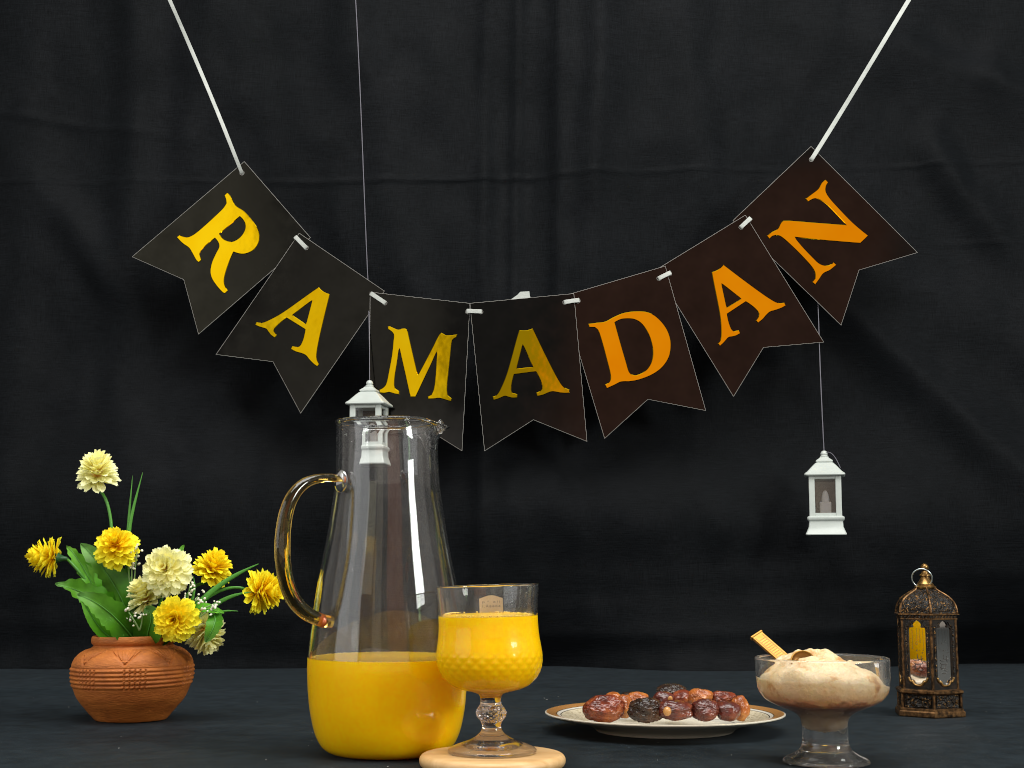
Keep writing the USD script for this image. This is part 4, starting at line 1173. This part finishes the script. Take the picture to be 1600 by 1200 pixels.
R_IN = zoom([(585, 535), (700, 437), (812, 342), (850, 385), (870, 430), (868, 480), (835, 545), (780, 595), (715, 620), (650, 603), (610, 570)], *ZR)
N_OUT = zoom([(662, 125), (685, 150), (665, 185), (662, 235), (700, 300), (780, 390), (900, 515), (985, 590), (1060, 650), (1025, 685), (985, 722), (850, 712), (600, 690), (370, 665), (440, 750), (540, 855), (600, 910), (660, 930), (710, 918), (735, 897), (762, 925), (700, 975), (640, 1005), (600, 1060), (562, 1112), (533, 1085), (562, 1050), (560, 1000),
              (530, 945), (450, 855), (350, 755), (260, 675), (215, 650), (165, 655), (133, 683), (107, 652), (150, 620), (210, 585), (240, 530), (265, 510), (330, 510), (580, 530), (855, 550), (760, 450), (660, 350), (590, 308), (550, 305), (495, 333), (470, 305), (530, 258), (590, 210), (625, 150)], *ZN)
A4_MARK = zoom([(440, 133), (622, 112), (95, 1075), (1112, 978)], *ZA)
A2_MARK = zoom([(930, 72), (1072, 172), (72, 583), (908, 1140)], 8.571, 390, 440)
A6_MARK = zoom([(105, 215), (258, 118), (212, 1210), (1097, 665)], 8.571, 1100, 400)


def affine(src, dst):
    A = np.array([[x, y, 1] for x, y in src])
    return np.linalg.lstsq(A, np.array(dst), rcond=None)[0]


def remap(pts, dst):
    m = affine(A4_MARK, dst)
    return [tuple(np.array([x, y, 1]) @ m) for x, y in pts]


# pennants: TL, TR, right tip, notch, left tip (photo pixels), depth, tilt of the lower edge, letter outlines, holes, ties
PEN = [
    ('R', [(381.7, 252), (485.5, 371.5), (310, 522.4), (287, 437), (206.5, 401.5)], 0.009, 0.000, R_OUT, R_IN, [(378, 270), (463, 372)]),
    ('A', [(467.5, 364), (601, 455), (469.7, 646), (426.4, 565.3), (337.7, 554.3)], 0.006, 0.000, remap(A_OUT, A2_MARK), remap(A_IN, A2_MARK), [(478, 387), (581, 460)]),
    ('M', [(578, 456), (734.5, 473.7), (722, 704.7), (650, 660), (577, 684)], 0.003, 0.003, M_OUT, None, [(601, 473), (731, 487)]),
    ('A', [(734, 473.7), (896.8, 458.6), (917.4, 690), (833.5, 656), (757, 705)], 0.0, 0.000, A_OUT, A_IN, [(751, 487), (883, 472.5)]),
    ('D', [(878, 463), (1039.6, 415.4), (1103, 641.7), (1012.5, 624), (944.6, 685.4)], 0.003, 0.000, D_OUT, D_IN, [(903, 470), (1030, 435)]),
    ('A', [(1024, 422), (1164.6, 336), (1287.5, 534.6), (1193, 543), (1146, 620)], 0.006, 0.000, remap(A_OUT, A6_MARK), remap(A_IN, A6_MARK), [(1046, 427.5), (1158, 355)]),
    ('N', [(1145, 344.5), (1267.5, 228), (1434, 394.6), (1342.5, 422), (1314.6, 508)], 0.009, 0.000, N_OUT, None, [(1171, 343), (1268, 249)])]
ORD = ['black swallowtail pennant with golden letter R, at the far end under the long ribbon', 'black swallowtail pennant with a dull golden letter A, between pennants R and M',
       'black swallowtail pennant with golden letter M, behind the small white lantern and jug', 'black swallowtail pennant with golden orange letter A, lowest in the middle between M and D',
       'black swallowtail pennant with orange golden letter D', 'black swallowtail pennant with orange golden letter A, between pennants D and N', 'brownish black swallowtail pennant with orange golden letter N']
BEND = iter([(0.0007, 0.5), (0.0009, 0.9), (-0.0004, 1.57), (0.0006, 0.2), (0.0003, 0.0), (0.0004, 0.6), (-0.0004, 0.9)])
hole_pts = []
for (let, poly, dy, tilt, lo, li, holes), lab in zip(PEN, ORD):
    Yf = FY + dy
    bl = at(*poly[4], Yf + tilt)
    pl = Plane(at(*poly[0], Yf), at(*poly[1], Yf), bl, *next(BEND))
    th = 0.0009
    outline = [pl.hit(*p) for p in poly]
    pg = Polygon(outline)
    hr_ = 0.0030
    for hx, hy in holes:
        pg = pg.difference(Point(*pl.hit(hx, hy)).buffer(hr_, 10))
    if pg.geom_type != 'Polygon':
        pg = max(pg.geoms, key=lambda g: g.area)
    t = Thing('pennant', lab, 'pennant', pl.p0, 'pennants of the banner')
    # black face and back, and the pale worn cut edge between them
    q_ = pg.buffer(-0.00042, join_style=2)
    q_ = q_ if q_.geom_type == 'Polygon' else max(q_.geoms, key=lambda g: g.area)
    t.part('card', prism(q_, -th * 0.6, 0.0, pl.place, 0.012), M['card'], 30)
    core = pg.difference(q_.buffer(-0.0002))
    t.part('card_edge', prism(core, -th, -0.00012, pl.place, 0.012), M['card_edge'], 30)
    t.part('card_back', prism(q_, -th, -th * 0.6 - 0.00001, pl.place, 0.012), M['card'], 30)
    # letter: raised foil with a bevelled edge
    op_ = smooth_outline([pl.hit(*p) for p in lo])
    poly_o = Polygon(op_).buffer(0)
    ip_ = smooth_outline([pl.hit(*p) for p in li]) if li is not None else None

    def ring(pts, inward):
        p = np.array(pts)
        d = np.roll(p, -1, 0) - np.roll(p, 1, 0)
        nn = np.stack([-d[:, 1], d[:, 0]], 1)
        nn /= np.linalg.norm(nn, axis=1, keepdims=True) + 1e-12
        area = 0.5 * np.sum(p[:, 0] * np.roll(p[:, 1], -1) - np.roll(p[:, 0], -1) * p[:, 1])
        if area < 0:
            nn = -nn
        return p + nn * inward

    bev, lift = 0.00070, 0.0011
    o2 = ring(op_, bev)
    i2 = ring(ip_, -bev) if ip_ is not None else None
    fp = Polygon(o2, [i2] if i2 is not None else []).buffer(0)
    fp = fp if fp.geom_type == 'Polygon' else max(fp.geoms, key=lambda g: g.area)
    vv, ff = trimesh.creation.triangulate_polygon(fp, engine='earcut')
    v3_, ff = trimesh.remesh.subdivide_to_size(np.c_[vv, 0 * vv[:, 0]], ff, 0.010)
    vv = v3_[:, :2]
    pieces = [(pl.place(vv[:, 0], vv[:, 1], np.full(len(vv), lift)), ff)]
    for p1, p2 in ((op_, o2), (ip_, i2)):
        if p1 is None:
            continue
        n = len(p1)
        a = pl.place(p1[:, 0], p1[:, 1], np.full(n, 0.00012))
        b = pl.place(p2[:, 0], p2[:, 1], np.full(n, lift))
        j = np.arange(n)
        k = (j + 1) % n
        pieces.append((np.vstack([a, b]), np.vstack([np.stack([j, k, n + k], 1), np.stack([j, n + k, n + j], 1)])))
    t.part('letter', join(*pieces), M['foil'], False, label=f'raised gold foil letter {let}')
    hole_pts.append([pl.place(*pl.hit(*h), 0.0)[0] for h in holes] + [pl.n])


def strip(pts, width, thick=0.0006, n=None, twist=0.0):
    """flat ribbon through pts, its face turned to the viewer"""
    p = spline(pts, n or 8 * len(pts)) if len(pts) > 2 else np.linspace(pts[0], pts[1], n or 10)
    t = np.gradient(p, axis=0)
    t /= np.linalg.norm(t, axis=1, keepdims=True)
    fv = np.array([0, -1, 0.0])
    s = np.cross(t, fv)
    s /= np.linalg.norm(s, axis=1, keepdims=True)
    if twist:
        tw = twist * np.sin(np.linspace(0, 9, len(p)))[:, None]
        s = s * np.cos(tw) + np.cross(t, s) * np.sin(tw)
    nn = np.cross(s, t)
    v, sec = [], [(-1, 0.4), (-0.8, 1), (0.8, 1), (1, 0.4), (1, -0.4), (0.8, -1), (-0.8, -1), (-1, -0.4)]
    for i in range(len(p)):
        for a, b in sec:
            v.append(p[i] + s[i] * a * width / 2 + nn[i] * b * thick / 2)
    m = len(sec)
    k, j = np.meshgrid(np.arange(len(p) - 1), np.arange(m), indexing='ij')
    a, b = k * m + j, k * m + (j + 1) % m
    f = np.stack([a, b, b + m, a + m], -1).reshape(-1, 4)
    f = np.vstack([f[:, [0, 1, 2]], f[:, [0, 2, 3]], [[0, q, q + 1] for q in range(1, m - 1)], [[len(v) - m, len(v) - m + q + 1, len(v) - m + q] for q in range(1, m - 1)]])
    return outward(np.array(v), f)


rib = Thing('white_ribbon', 'white ribbon threaded through the pennants and tied out of sight above', 'ribbon', hole_pts[0][0])
fwd = np.array([0, -1.0, 0])
top_l, top_r = at(258, -16, FY + 0.004), at(1431, -18, FY + 0.004)
rib.part('long_end', strip([top_l, at(300, 80, FY + 0.005), at(352, 205, FY + 0.006), hole_pts[0][0] + fwd * 0.0016, hole_pts[0][0] - fwd * 0.003], 0.0051, twist=0.35, n=60), M['ribbon'], 50)
rib.part('long_end', strip([top_r, at(1385, 58, FY + 0.005), at(1310, 182, FY + 0.006), hole_pts[6][1] + fwd * 0.0016, hole_pts[6][1] - fwd * 0.003], 0.0058, twist=0.25, n=60), M['ribbon'], 50)
for i in range(6):
    a, b = hole_pts[i][1], hole_pts[i + 1][0]
    d = (b - a) / np.linalg.norm(b - a)
    hi = min(a[1], b[1])
    fa, fb = np.array([a[0], hi - 0.0022, a[2]]), np.array([b[0], hi - 0.0022, b[2]])
    rib.part('stitch', strip([a - fwd * 0.002 + d * 0.0004, fa - d * 0.0008, (fa + fb) / 2 + fwd * 0.0006, fb + d * 0.0008, b - fwd * 0.002 - d * 0.0004], 0.0056, n=30), M['ribbon'], 60)
for i in range(7):
    a, b = hole_pts[i][0] - fwd * 0.0026, hole_pts[i][1] - fwd * 0.0026
    rib.part('hidden_run', strip([a, (a + b) / 2 - fwd * 0.002 + [0, 0, -0.004], b], 0.0056, n=14), M['ribbon'], 60)
tape = Thing('white_tape', 'scrap of white tape sticking up behind the middle pennant', 'tape', at(815, 465, FY + 0.006))
tv = [at(x, y, FY + 0.005 + o) for o in (0, 0.0022) for x, y in ((798, 468), (808, 461), (813, 456), (827, 455), (829, 468))]
pgf = np.array([[0, 1, 2], [0, 2, 3], [0, 3, 4]])
sidef = np.array([[i, (i + 1) % 5, 5 + (i + 1) % 5] for i in range(5)] + [[i, 5 + (i + 1) % 5, 5 + i] for i in range(5)])
tape.part('scrap', outward(np.array(tv), np.vstack([pgf[:, ::-1], pgf + 5, sidef])), M['ribbon'], False)


# ------------------------------------------------------------------ white hanging lanterns and their threads
def square_loft(levels, rnd=0.12):
    """stack of rounded squares: (half width, z)"""
    n = 5
    ring_ = []
    for cx_, cy_, a0 in ((1, 1, 0), (-1, 1, 90), (-1, -1, 180), (1, -1, 270)):
        for a in np.linspace(a0, a0 + 90, n):
            ring_.append(((1 - rnd) * cx_ + rnd * math.cos(math.radians(a)), (1 - rnd) * cy_ + rnd * math.sin(math.radians(a))))
    ring_ = np.array(ring_)
    m = len(ring_)
    v = [np.c_[ring_ * h, np.full(m, z)] for h, z in levels]
    v = np.vstack(v + [[[0, 0, levels[0][1]]], [[0, 0, levels[-1][1]]]])
    f = []
    for k in range(len(levels) - 1):
        for j in range(m):
            a, b = k * m + j, k * m + (j + 1) % m
            f += [[a, b, b + m], [a, b + m, a + m]]
    s, e = len(v) - 2, len(v) - 1
    for j in range(m):
        f += [[s, (j + 1) % m, j], [e, (len(levels) - 1) * m + j, (len(levels) - 1) * m + (j + 1) % m]]
    return outward(np.array(v), np.array(f))


def white_lantern(label, group, top, k, rot, lean_):
    """top: world point of the finial's tip; k: metres per photo pixel"""
    T = trimesh.transformations.euler_matrix(lean_, 0, rot)[:3, :3]
    P = lambda m: (arr(m)[0] * k @ T.T + top, arr(m)[1])
    base = P((np.array([[0, 0, -134.0]]), np.zeros((0, 3), int)))[0][0]
    t = Thing('white_lantern', label, 'lantern', base, group)
    t.part('base', P(square_loft([(31, -134), (31.5, -132.5), (29, -127), (26.5, -121), (26, -113), (26.3, -112), (27.6, -111), (28.8, -109), (28.8, -106.5), (27.2, -105), (25, -104)], 0.10)), M['white'], 32)
    for sx in (-1, 1):
        for sy in (-1, 1):
            m = square_loft([(4.6, -104.5), (4.6, -41)], 0.3)
            t.part('post', P((m[0] + [sx * 20.4, sy * 20.4, 0], m[1])), M['white'], 32)
    for q in range(4):
        a = q * math.pi / 2
        R2 = trimesh.transformations.rotation_matrix(a, [0, 0, 1])[:3, :3]
        for z0, h in ((-102, 5), (-43.5, 5)):
            m = box((0, -22.2, z0), (33, 3.0, h))
            t.part('rail', P((m[0] @ R2.T, m[1])), M['white'], False)
        if q != 0 or True:
            m = box((0, -21.0, -72.5), (32.5, 0.5, 54.5))
            t.part('pane', P((m[0] @ R2.T, m[1])), M['pane_clear' if q != 2 else 'smoke_pane'], False)
    rf = P(square_loft([(25, -41), (30.5, -41), (31.5, -39.5), (31, -37.5), (27, -34.5), (19, -25.5), (14, -20.5), (12, -19.8), (13.3, -18), (13, -16.3), (8.5, -13), (6.5, -11)], 0.14))
    rp = t.part('roof', rf, M['white'], 32)
    fin = revolve([(0, -12), (6.2, -11.5), (6.8, -9.5), (5.6, -8.2), (4.6, -7.6), (5.6, -6.2), (5.6, -4.4), (4.2, -1.6), (2.0, -0.3), (0, 0)], 20)
    t.part('finial', P(fin), M['white'], 40, under=rp)
    m = square_loft([(9, -103), (9, -82.5), (8.2, -81.5)], 0.2)
    cpth = t.part('candle', P(m), M['white_candle'], 40)
    fl = revolve([(0, -82), (5.6, -81.5), (6.1, -78), (5.6, -73), (4.0, -67), (1.8, -63.5), (0, -62.5)], 18)
    t.part('flame_bulb', P(fl), M['white_candle'], 50, under=cpth)
    ey = trimesh.creation.torus(2.2, 0.5, 16, 8)
    ev = np.array(ey.vertices)[:, [0, 2, 1]] + [0, 0, 0.8]
    return t, P


M['pane_clear'] = mat('clear_pane', {'t': ('transparent_bsdf', {'color': (0.97, 0.96, 0.95)}), 'gl': ('glossy_bsdf', {'roughness': 0.05}), 'f': ('fresnel', {'IOR': 1.45}), 'm': ('mix_closure', {})},
                      [('t.BSDF', 'm.closure1'), ('gl.BSDF', 'm.closure2'), ('f.fac', 'm.fac')], surface='m.closure')
LYR = 1.875
GL = 'white lanterns hung on threads'
topR = at(1287.5, 704, LYR)
white_lantern('small white plastic lantern with a candle inside, hanging above the dessert bowl', GL, topR, LYR / F * 0.985, math.radians(-12.5), 0.0)
LYL = 1.858
topL = at(577.5, 594, LYL)
white_lantern('small white plastic lantern seen partly through the neck of the juice jug', GL, topL, LYL / F * 1.0, math.radians(-9), 0.0)
GT = 'threads of the white lanterns'
thr = spline([at(1277.0, 400, FY + 0.016), at(1279, 500, FY + 0.014), at(1283, 610, FY - 0.005), topR + [0, 0, -0.001]], 30)
t1 = Thing('hanging_thread', 'thin grey thread holding the white lantern above the dessert bowl', 'thread', thr[-1], None)
t1.part('strand', tube(thr, 0.0007, 6), M['thread'], True)
t1.part('loose_tail', tube(spline([topR + [0.001, -0.003, -0.003], topR + [0.008, -0.006, -0.004], topR + [0.014, -0.010, -0.013], topR + [0.018, -0.014, -0.024]], 18), 0.00045, 5), M['thread'], True)
thr = np.vstack([spline([at(555, -12, FY + 0.018), at(563, 150, FY + 0.014), at(569, 300, FY + 0.011), at(575.5, 452, FY + 0.0095)], 40), spline([at(576, 470, FY + 0.0090), at(577, 520, FY - 0.004), topL + [0, 0, -0.001]], 16)])
t2 = Thing('hanging_thread', 'thin grey thread running behind pennant A down to the lantern at the jug', 'thread', thr[-1], None)
t2.part('strand', tube(thr, 0.0007, 6), M['thread'], True)

# ------------------------------------------------------------------ bronze lantern
LY, LX = 1.362, 1453.0
lx = at(LX, 1116, LY)[0]
kk = LY / F
LROT = math.radians(-38.5 + 30)    # direction of the front corner, from -y towards -x
HEXD = [(-math.pi / 2 + LROT) + i * math.pi / 3 for i in range(6)]   # corner directions


def hexring(R):
    return [np.array([R * math.cos(a), R * math.sin(a)]) for a in HEXD]


def lz(py, Rpx):
    return max(0.0, vz(LX, py, LY - Rpx * kk))


def hex_loft(levels):
    v, f = [], []
    for R, z in levels:
        v += [np.r_[q, z] for q in hexring(R)]
    n = len(levels)
    v += [np.array([0, 0, levels[0][1]]), np.array([0, 0, levels[-1][1]])]
    for k in range(n - 1):
        for j in range(6):
            a, b = 6 * k + j, 6 * k + (j + 1) % 6
            f += [[a, b, b + 6], [a, b + 6, a + 6]]
    s, e = 6 * n, 6 * n + 1
    for j in range(6):
        f += [[s, (j + 1) % 6, j], [e, 6 * (n - 1) + j, 6 * (n - 1) + (j + 1) % 6]]
    return outward(np.array(v), np.array(f))


lan = Thing('bronze_lantern', 'hexagonal bronze lantern with embossed dome, mirror panes and a carrying ring', 'lantern', (lx, LY, 0))
Ls = lambda m: (arr(m)[0] + [lx, LY, 0], arr(m)[1])
zl = {n: lz(y, r) for n, y, r in (('slab', 1113.5, 58), ('slab2', 1110.5, 56), ('drum', 1086, 53), ('ledge', 1080.5, 56), ('ledge2', 1079, 52), ('eave0', 969, 50), ('eave', 961, 53))}
K = kk * 0.957
lan.part('base_slab', Ls(hex_loft([(58 * K, 0.0004), (58.5 * K, 0.0012), (58.5 * K, zl['slab'] - 0.001), (56.5 * K, zl['slab'])])), M['copper'], False)
lan.part('base_step', Ls(hex_loft([(56 * K, zl['slab']), (56 * K, zl['slab2']), (53.5 * K, zl['slab2'] + 0.0008)])), M['copper'], False)
lan.part('base_core', Ls(hex_loft([(50 * K, zl['slab2']), (50 * K, zl['drum'])])), M['bronze'], False)
lan.part('ledge', Ls(hex_loft([(54 * K, zl['drum'] - 0.0006), (56.5 * K, zl['drum'] + 0.0008), (56.5 * K, zl['ledge'] - 0.0006), (52 * K, zl['ledge2'])])), M['copper'], False)
c5, c4 = hexring(52 * K), hexring(47.5 * K)


def face_place(R):
    """returns place(face, u 0..width, z, out) for hexagon of corner radius R"""
    cs = hexring(R)

    def pl_(i, u, z, d):
        a, b = cs[i], cs[(i + 1) % 6]
        t = (b - a) / np.linalg.norm(b - a)
        n = np.array([t[1], -t[0]])
        if np.dot(n, a + b) < 0:
            n = -n
        mid_ = (a + b) / 2
        u, z, d = np.broadcast_arrays(np.atleast_1d(u), np.atleast_1d(z), np.atleast_1d(d))
        q = mid_ + u[:, None] * t + d[:, None] * n
        return np.c_[q[:, 0] + lx, q[:, 1] + LY, z]
    return pl_, np.linalg.norm(cs[1] - cs[0])


rsl = np.random.default_rng(5)
FP, fw5 = face_place(51 * K)
for i in range(6):
    # embossed panel of the base
    z0, z1 = zl['slab2'] + 0.0012, zl['drum'] - 0.0012
    nu, nv = 40, 26
    uu, vv = np.meshgrid(np.linspace(-0.43, 0.43, nu) * fw5, np.linspace(z0, z1, nv), indexing='ij')
    e = np.stack([uu * 620, vv * 620, 0 * uu + i * 7], -1)
    h = meshkit.noise(e + 1.5 * meshkit.noise(e * 0.7)[..., None], 3)
    h = np.clip((h - 0.40) * 5, 0, 1) * 0.0011
    h[[0, -1]] = -0.0006
    h[:, [0, -1]] = -0.0006
    lan.part('embossed_panel', (FP(i, uu.ravel(), vv.ravel(), h.ravel()), grid_faces(nu, nv)), M['bronze_relief'], 40)
for i in range(6):
    p = c5[i]
    lan.part('base_corner_post', tube([[lx + p[0], LY + p[1], zl['slab2']], [lx + p[0], LY + p[1], zl['drum']]], 0.0013, 8), M['copper'], 40)
    q = c4[i]
    lan.part('corner_post', tube([[lx + q[0], LY + q[1], zl['ledge2'] - 0.0005], [lx + q[0], LY + q[1], zl['eave0'] + 0.0005]], 0.0014, 8), M['copper'], 40)
FP4, fw4 = face_place(47 * K)
zb_, zt_ = zl['ledge2'], zl['eave0']
hh = zt_ - zb_
hw_ = fw4 * 0.5 - 0.0008
fr = lambda a: zb_ + hh * a
w_ = fw4 * 0.305
win = [(-w_, fr(0.19)), (-w_ * 0.95, fr(0.155)), (-w_ * 0.72, fr(0.125)), (-w_ * 0.62, fr(0.135)), (-w_ * 0.5, fr(0.10)), (-w_ * 0.2, fr(0.075)), (w_ * 0.2, fr(0.075)), (w_ * 0.5, fr(0.10)), (w_ * 0.62, fr(0.135)), (w_ * 0.72, fr(0.125)), (w_ * 0.95, fr(0.155)), (w_, fr(0.19)),
       (w_, fr(0.86)), (w_ * 0.92, fr(0.885)), (w_ * 0.55, fr(0.885)), (w_ * 0.45, fr(0.90)), (w_ * 0.55, fr(0.925)), (w_ * 0.42, fr(0.955)), (w_ * 0.12, fr(0.985)), (0, fr(0.99)), (-w_ * 0.12, fr(0.985)), (-w_ * 0.42, fr(0.955)), (-w_ * 0.55, fr(0.925)), (-w_ * 0.45, fr(0.90)), (-w_ * 0.55, fr(0.885)), (-w_ * 0.92, fr(0.885)), (-w_, fr(0.86))]
panel = Polygon([(-hw_, zb_), (hw_, zb_), (hw_, zt_), (-hw_, zt_)], [win])
wp = Polygon(win)
slim = Polygon([(-hw_, zb_), (hw_, zb_), (hw_, zt_), (-hw_, zt_)])


def strokes(FPx, i, lines, r, off):
    out = []
    for ln in lines:
        pts = np.array(ln, float)
        w = FPx(i, pts[:, 0] * fw4, zb_ + hh * pts[:, 1], np.full(len(pts), off))
        out.append(tube(w, r, 5, flat=0.35))
    return join(*out)


arc = lambda cx, cz, rx, rz, a0, a1, n=9: [(cx + rx * math.cos(math.radians(a)), cz + rz * math.sin(math.radians(a))) for a in np.linspace(a0, a1, n)]
DRAW = [[(-0.03, 0.88), (-0.03, 0.70)], arc(-0.03, 0.665, 0.035, 0.022, 20, 340), [(-0.065, 0.64), (0.005, 0.64)], [(0.09, 0.87), (0.09, 0.72)], arc(0.09, 0.695, 0.028, 0.018, 0, 330), [(0.06, 0.675), (0.12, 0.675)],
        [(-0.18, 0.86), (-0.18, 0.60)], [(0.20, 0.86), (0.20, 0.58)], arc(0.20, 0.565, 0.02, 0.012, 0, 330), [(-0.18, 0.60), (-0.20, 0.575), (-0.16, 0.575), (-0.18, 0.60)]]
CALL = [arc(-0.06, 0.43, 0.10, 0.025, 190, 350), arc(0.08, 0.455, 0.10, 0.03, 170, 350), [(-0.02, 0.50), (0.0, 0.42)], arc(0.0, 0.385, 0.16, 0.03, 185, 355), [(0.11, 0.48), (0.12, 0.40), (0.16, 0.385)], arc(-0.05, 0.33, 0.12, 0.03, 180, 360), [(0.07, 0.37), (0.06, 0.30), (-0.04, 0.285)], arc(0.08, 0.285, 0.07, 0.022, 170, 370), arc(0.0, 0.245, 0.09, 0.02, 190, 350), [(-0.10, 0.36), (-0.11, 0.28)]]
SQ = [(-0.02, 0.555), (0.07, 0.555), (0.17, 0.525)]
for i in range(6):
    pane_pl = lambda u, z, d, i=i: FP4(i, u, z, d)
    frp = lan.part('window_frame', prism(panel, -0.0014, 0.0006, pane_pl), M['bronze'], False)
    pa = lan.part('mirror_pane', prism(wp.buffer(0.0009), -0.0012, -0.0008, pane_pl), M['mirror'], False)
    if i in (0, 5):
        lan.part('hanging_ornament_print', strokes(FP4, i, DRAW, 0.00012, -0.0007), M['print'], True, under=pa)
        lan.part('calligraphy_print', strokes(FP4, i, CALL, 0.00034, -0.0007), M['print'], True, under=pa)
        for (sx_, sz_), s_ in zip(SQ, (0.0011, 0.0005, 0.0009)):
            c_ = FP4(i, sx_ * fw4, zb_ + hh * sz_, -0.0007)[0]
            lan.part('ornament_square_print', (np.array([[-1, 0, -.6], [1, 0, -.6], [1, 0, .6], [-1, 0, .6]]) * s_ @ np.eye(3) * [math.cos(HEXD[i] + 1.57 + 0.52), 1, 1] + c_, np.array([[0, 1, 2], [0, 2, 3]])), M['print'], False, under=pa)
    # moulding round the lower curve of the opening, and the upper hood
    lowc = [(q[0], q[1]) for q in win[:12]]
    w3 = FP4(i, np.array([q[0] for q in lowc]) * 1.06, np.array([q[1] - 0.0012 for q in lowc]), np.full(12, 0.0009))
    lan.part('window_moulding', tube(spline(w3, 30), 0.0011, 7), M['brass'], True, under=frp)
    for sg in (-1, 1):
        p3 = FP4(i, np.array([sg * w_ * 1.22, sg * w_ * 1.22]), np.array([fr(0.2), fr(0.9)]), np.array([0.0006, 0.0006]))
        nb = 16
        pts = np.linspace(p3[0], p3[1], nb)
        rr_ = 0.0009 + 0.0005 * (np.arange(nb) % 2)
        lan.part('beaded_strip', tube(pts, rr_, 6), M['bronze_relief'], True, under=frp)
    hood = FP4(i, np.array([-w_ * 1.15, -w_ * 0.8, -w_ * 0.6]), np.array([fr(0.90), fr(0.925), fr(0.97)]), np.full(3, 0.0008))
    hood2 = FP4(i, np.array([w_ * 1.15, w_ * 0.8, w_ * 0.6]), np.array([fr(0.90), fr(0.925), fr(0.97)]), np.full(3, 0.0008))
    lan.part('hood_scroll', join(tube(spline(hood, 10), 0.0007, 6), tube(spline(hood2, 10), 0.0007, 6)), M['bronze_relief'], True, under=frp)
lan.part('eave_lower', Ls(hex_loft([(47 * K, zt_ - 0.0003), (51 * K, zt_ + 0.0003), (51 * K, zt_ + 0.0014), (49.5 * K, zt_ + 0.0018)])), M['copper'], False)
lan.part('eave_band', Ls(hex_loft([(49.5 * K, zt_ + 0.0018), (49.5 * K, zl['eave'] - 0.0008)])), M['bronze'], False)
FPe, fwe = face_place(49.6 * K)
for i in range(6):
    for j in range(8):
        u = (j - 3.5) / 8 * fwe * 0.95
        a = FPe(i, np.array([u - 0.0008, u + 0.0010]), np.array([zt_ + 0.0019, zl['eave'] - 0.0009]), np.array([0.0, 0.0]))
        lan.part('rope_twist', tube(a, 0.0006, 5), M['copper'], False)
lan.part('eave', Ls(hex_loft([(50 * K, zl['eave'] - 0.0008), (54.5 * K, zl['eave'] - 0.0003), (54.5 * K, zl['eave'] + 0.0005), (51 * K, zl['eave'] + 0.0012)])), M['copper'], False)
domep = [(51, 960), (50.3, 954), (48.5, 947), (44.5, 940), (38.5, 934), (31, 929), (24, 925), (18, 921), (15.5, 918)]
dz = [(r * K, lz(y, r)) for r, y in domep]
dpi = smooth_prof(dz, 26)
for i in range(6):
    rows, nu = [], 22
    for r, z in dpi:
        pl_, wdt = face_place(r)
        u = np.linspace(-0.5, 0.5, nu)
        e = np.stack([u * wdt * 560, np.full(nu, z * 560), np.full(nu, i * 5.0)], -1)
        h = np.clip((meshkit.noise(e + 1.2 * meshkit.noise(e)[..., None], 6) - 0.40) * 5, 0, 1) * 0.0011
        inset = (np.abs(u) < 0.40) * (z > dpi[2][1]) * (z < dpi[-4][1])
        rows.append(pl_(i, u * wdt, np.full(nu, z), h * inset))
    lan.part('dome_panel', (np.vstack(rows), grid_faces(len(dpi), nu)), M['bronze_relief'], 50)
for i in range(6):
    pts = [[lx + r * math.cos(HEXD[i]), LY + r * math.sin(HEXD[i]), z + 0.0003] for r, z in dpi]
    lan.part('dome_rib', tube(pts, np.linspace(0.0013, 0.0009, len(pts)), 8), M['copper'], True)
fz = lambda y: vz(LX, y, LY)
fin = [(0, fz(919)), (17 * K, fz(919)), (17.5 * K, fz(917)), (15 * K, fz(915.5)), (13 * K, fz(914.5)), (13.5 * K, fz(913)), (12 * K, fz(912)), (8.5 * K, fz(906)), (6.8 * K, fz(901)), (9 * K, fz(899.5)), (8.6 * K, fz(898)), (5.5 * K, fz(896)), (4.6 * K, fz(893)), (3.2 * K, fz(891.5)), (0, fz(891))]
fpth = lan.part('finial', Ls(revolve(fin, 28)), M['brass'], 40)
s = trimesh.creation.icosphere(3, 6.2 * K)
bvx = np.array(s.vertices) * (1 + 0.08 * (meshkit.noise(np.array(s.vertices) * 700)[:, None] - 0.5))
lan.part('finial_ball', (bvx + [lx, LY, fz(886.5)], np.array(s.faces)), M['brass'], True, under=fpth)
rc = at(1440.5, 903.5, LY - 0.005)
ang = np.linspace(0, 2 * np.pi, 49)[:-1]
rot = trimesh.transformations.euler_matrix(math.radians(20), 0, math.radians(-20))[:3, :3]
rg = trimesh.creation.torus(15.8 * K, 1.25 * K, 48, 10)
rv = np.array(rg.vertices)[:, [0, 2, 1]] @ rot.T + rc
lan.part('carrying_ring', outward(rv, np.array(rg.faces)), M['steel'], True, label='pale metal carrying ring')

# ------------------------------------------------------------------ lint on the table cloth
vs, fs, n = [], [], 0
for _ in range(50):
    x, y = rng.uniform(-0.55, 0.6), rng.uniform(0.95, 1.6)
    L_, a = rng.uniform(0.0004, 0.0012), rng.uniform(0, 3.14)
    if rng.random() < 0.12:
        L_ *= 2
    m = box((x, y, 0.0013), (L_, L_ * rng.uniform(0.2, 0.6), 0.0003), trimesh.transformations.rotation_matrix(a, [0, 0, 1])[:3, :3])
    vs.append(m[0])
    fs.append(m[1] + n)
    n += len(m[0])
single('lint', (np.vstack(vs), np.vstack(fs)), M['lint'], 'pale specks of lint scattered over the black table cloth', 'lint', False, None, 'stuff')
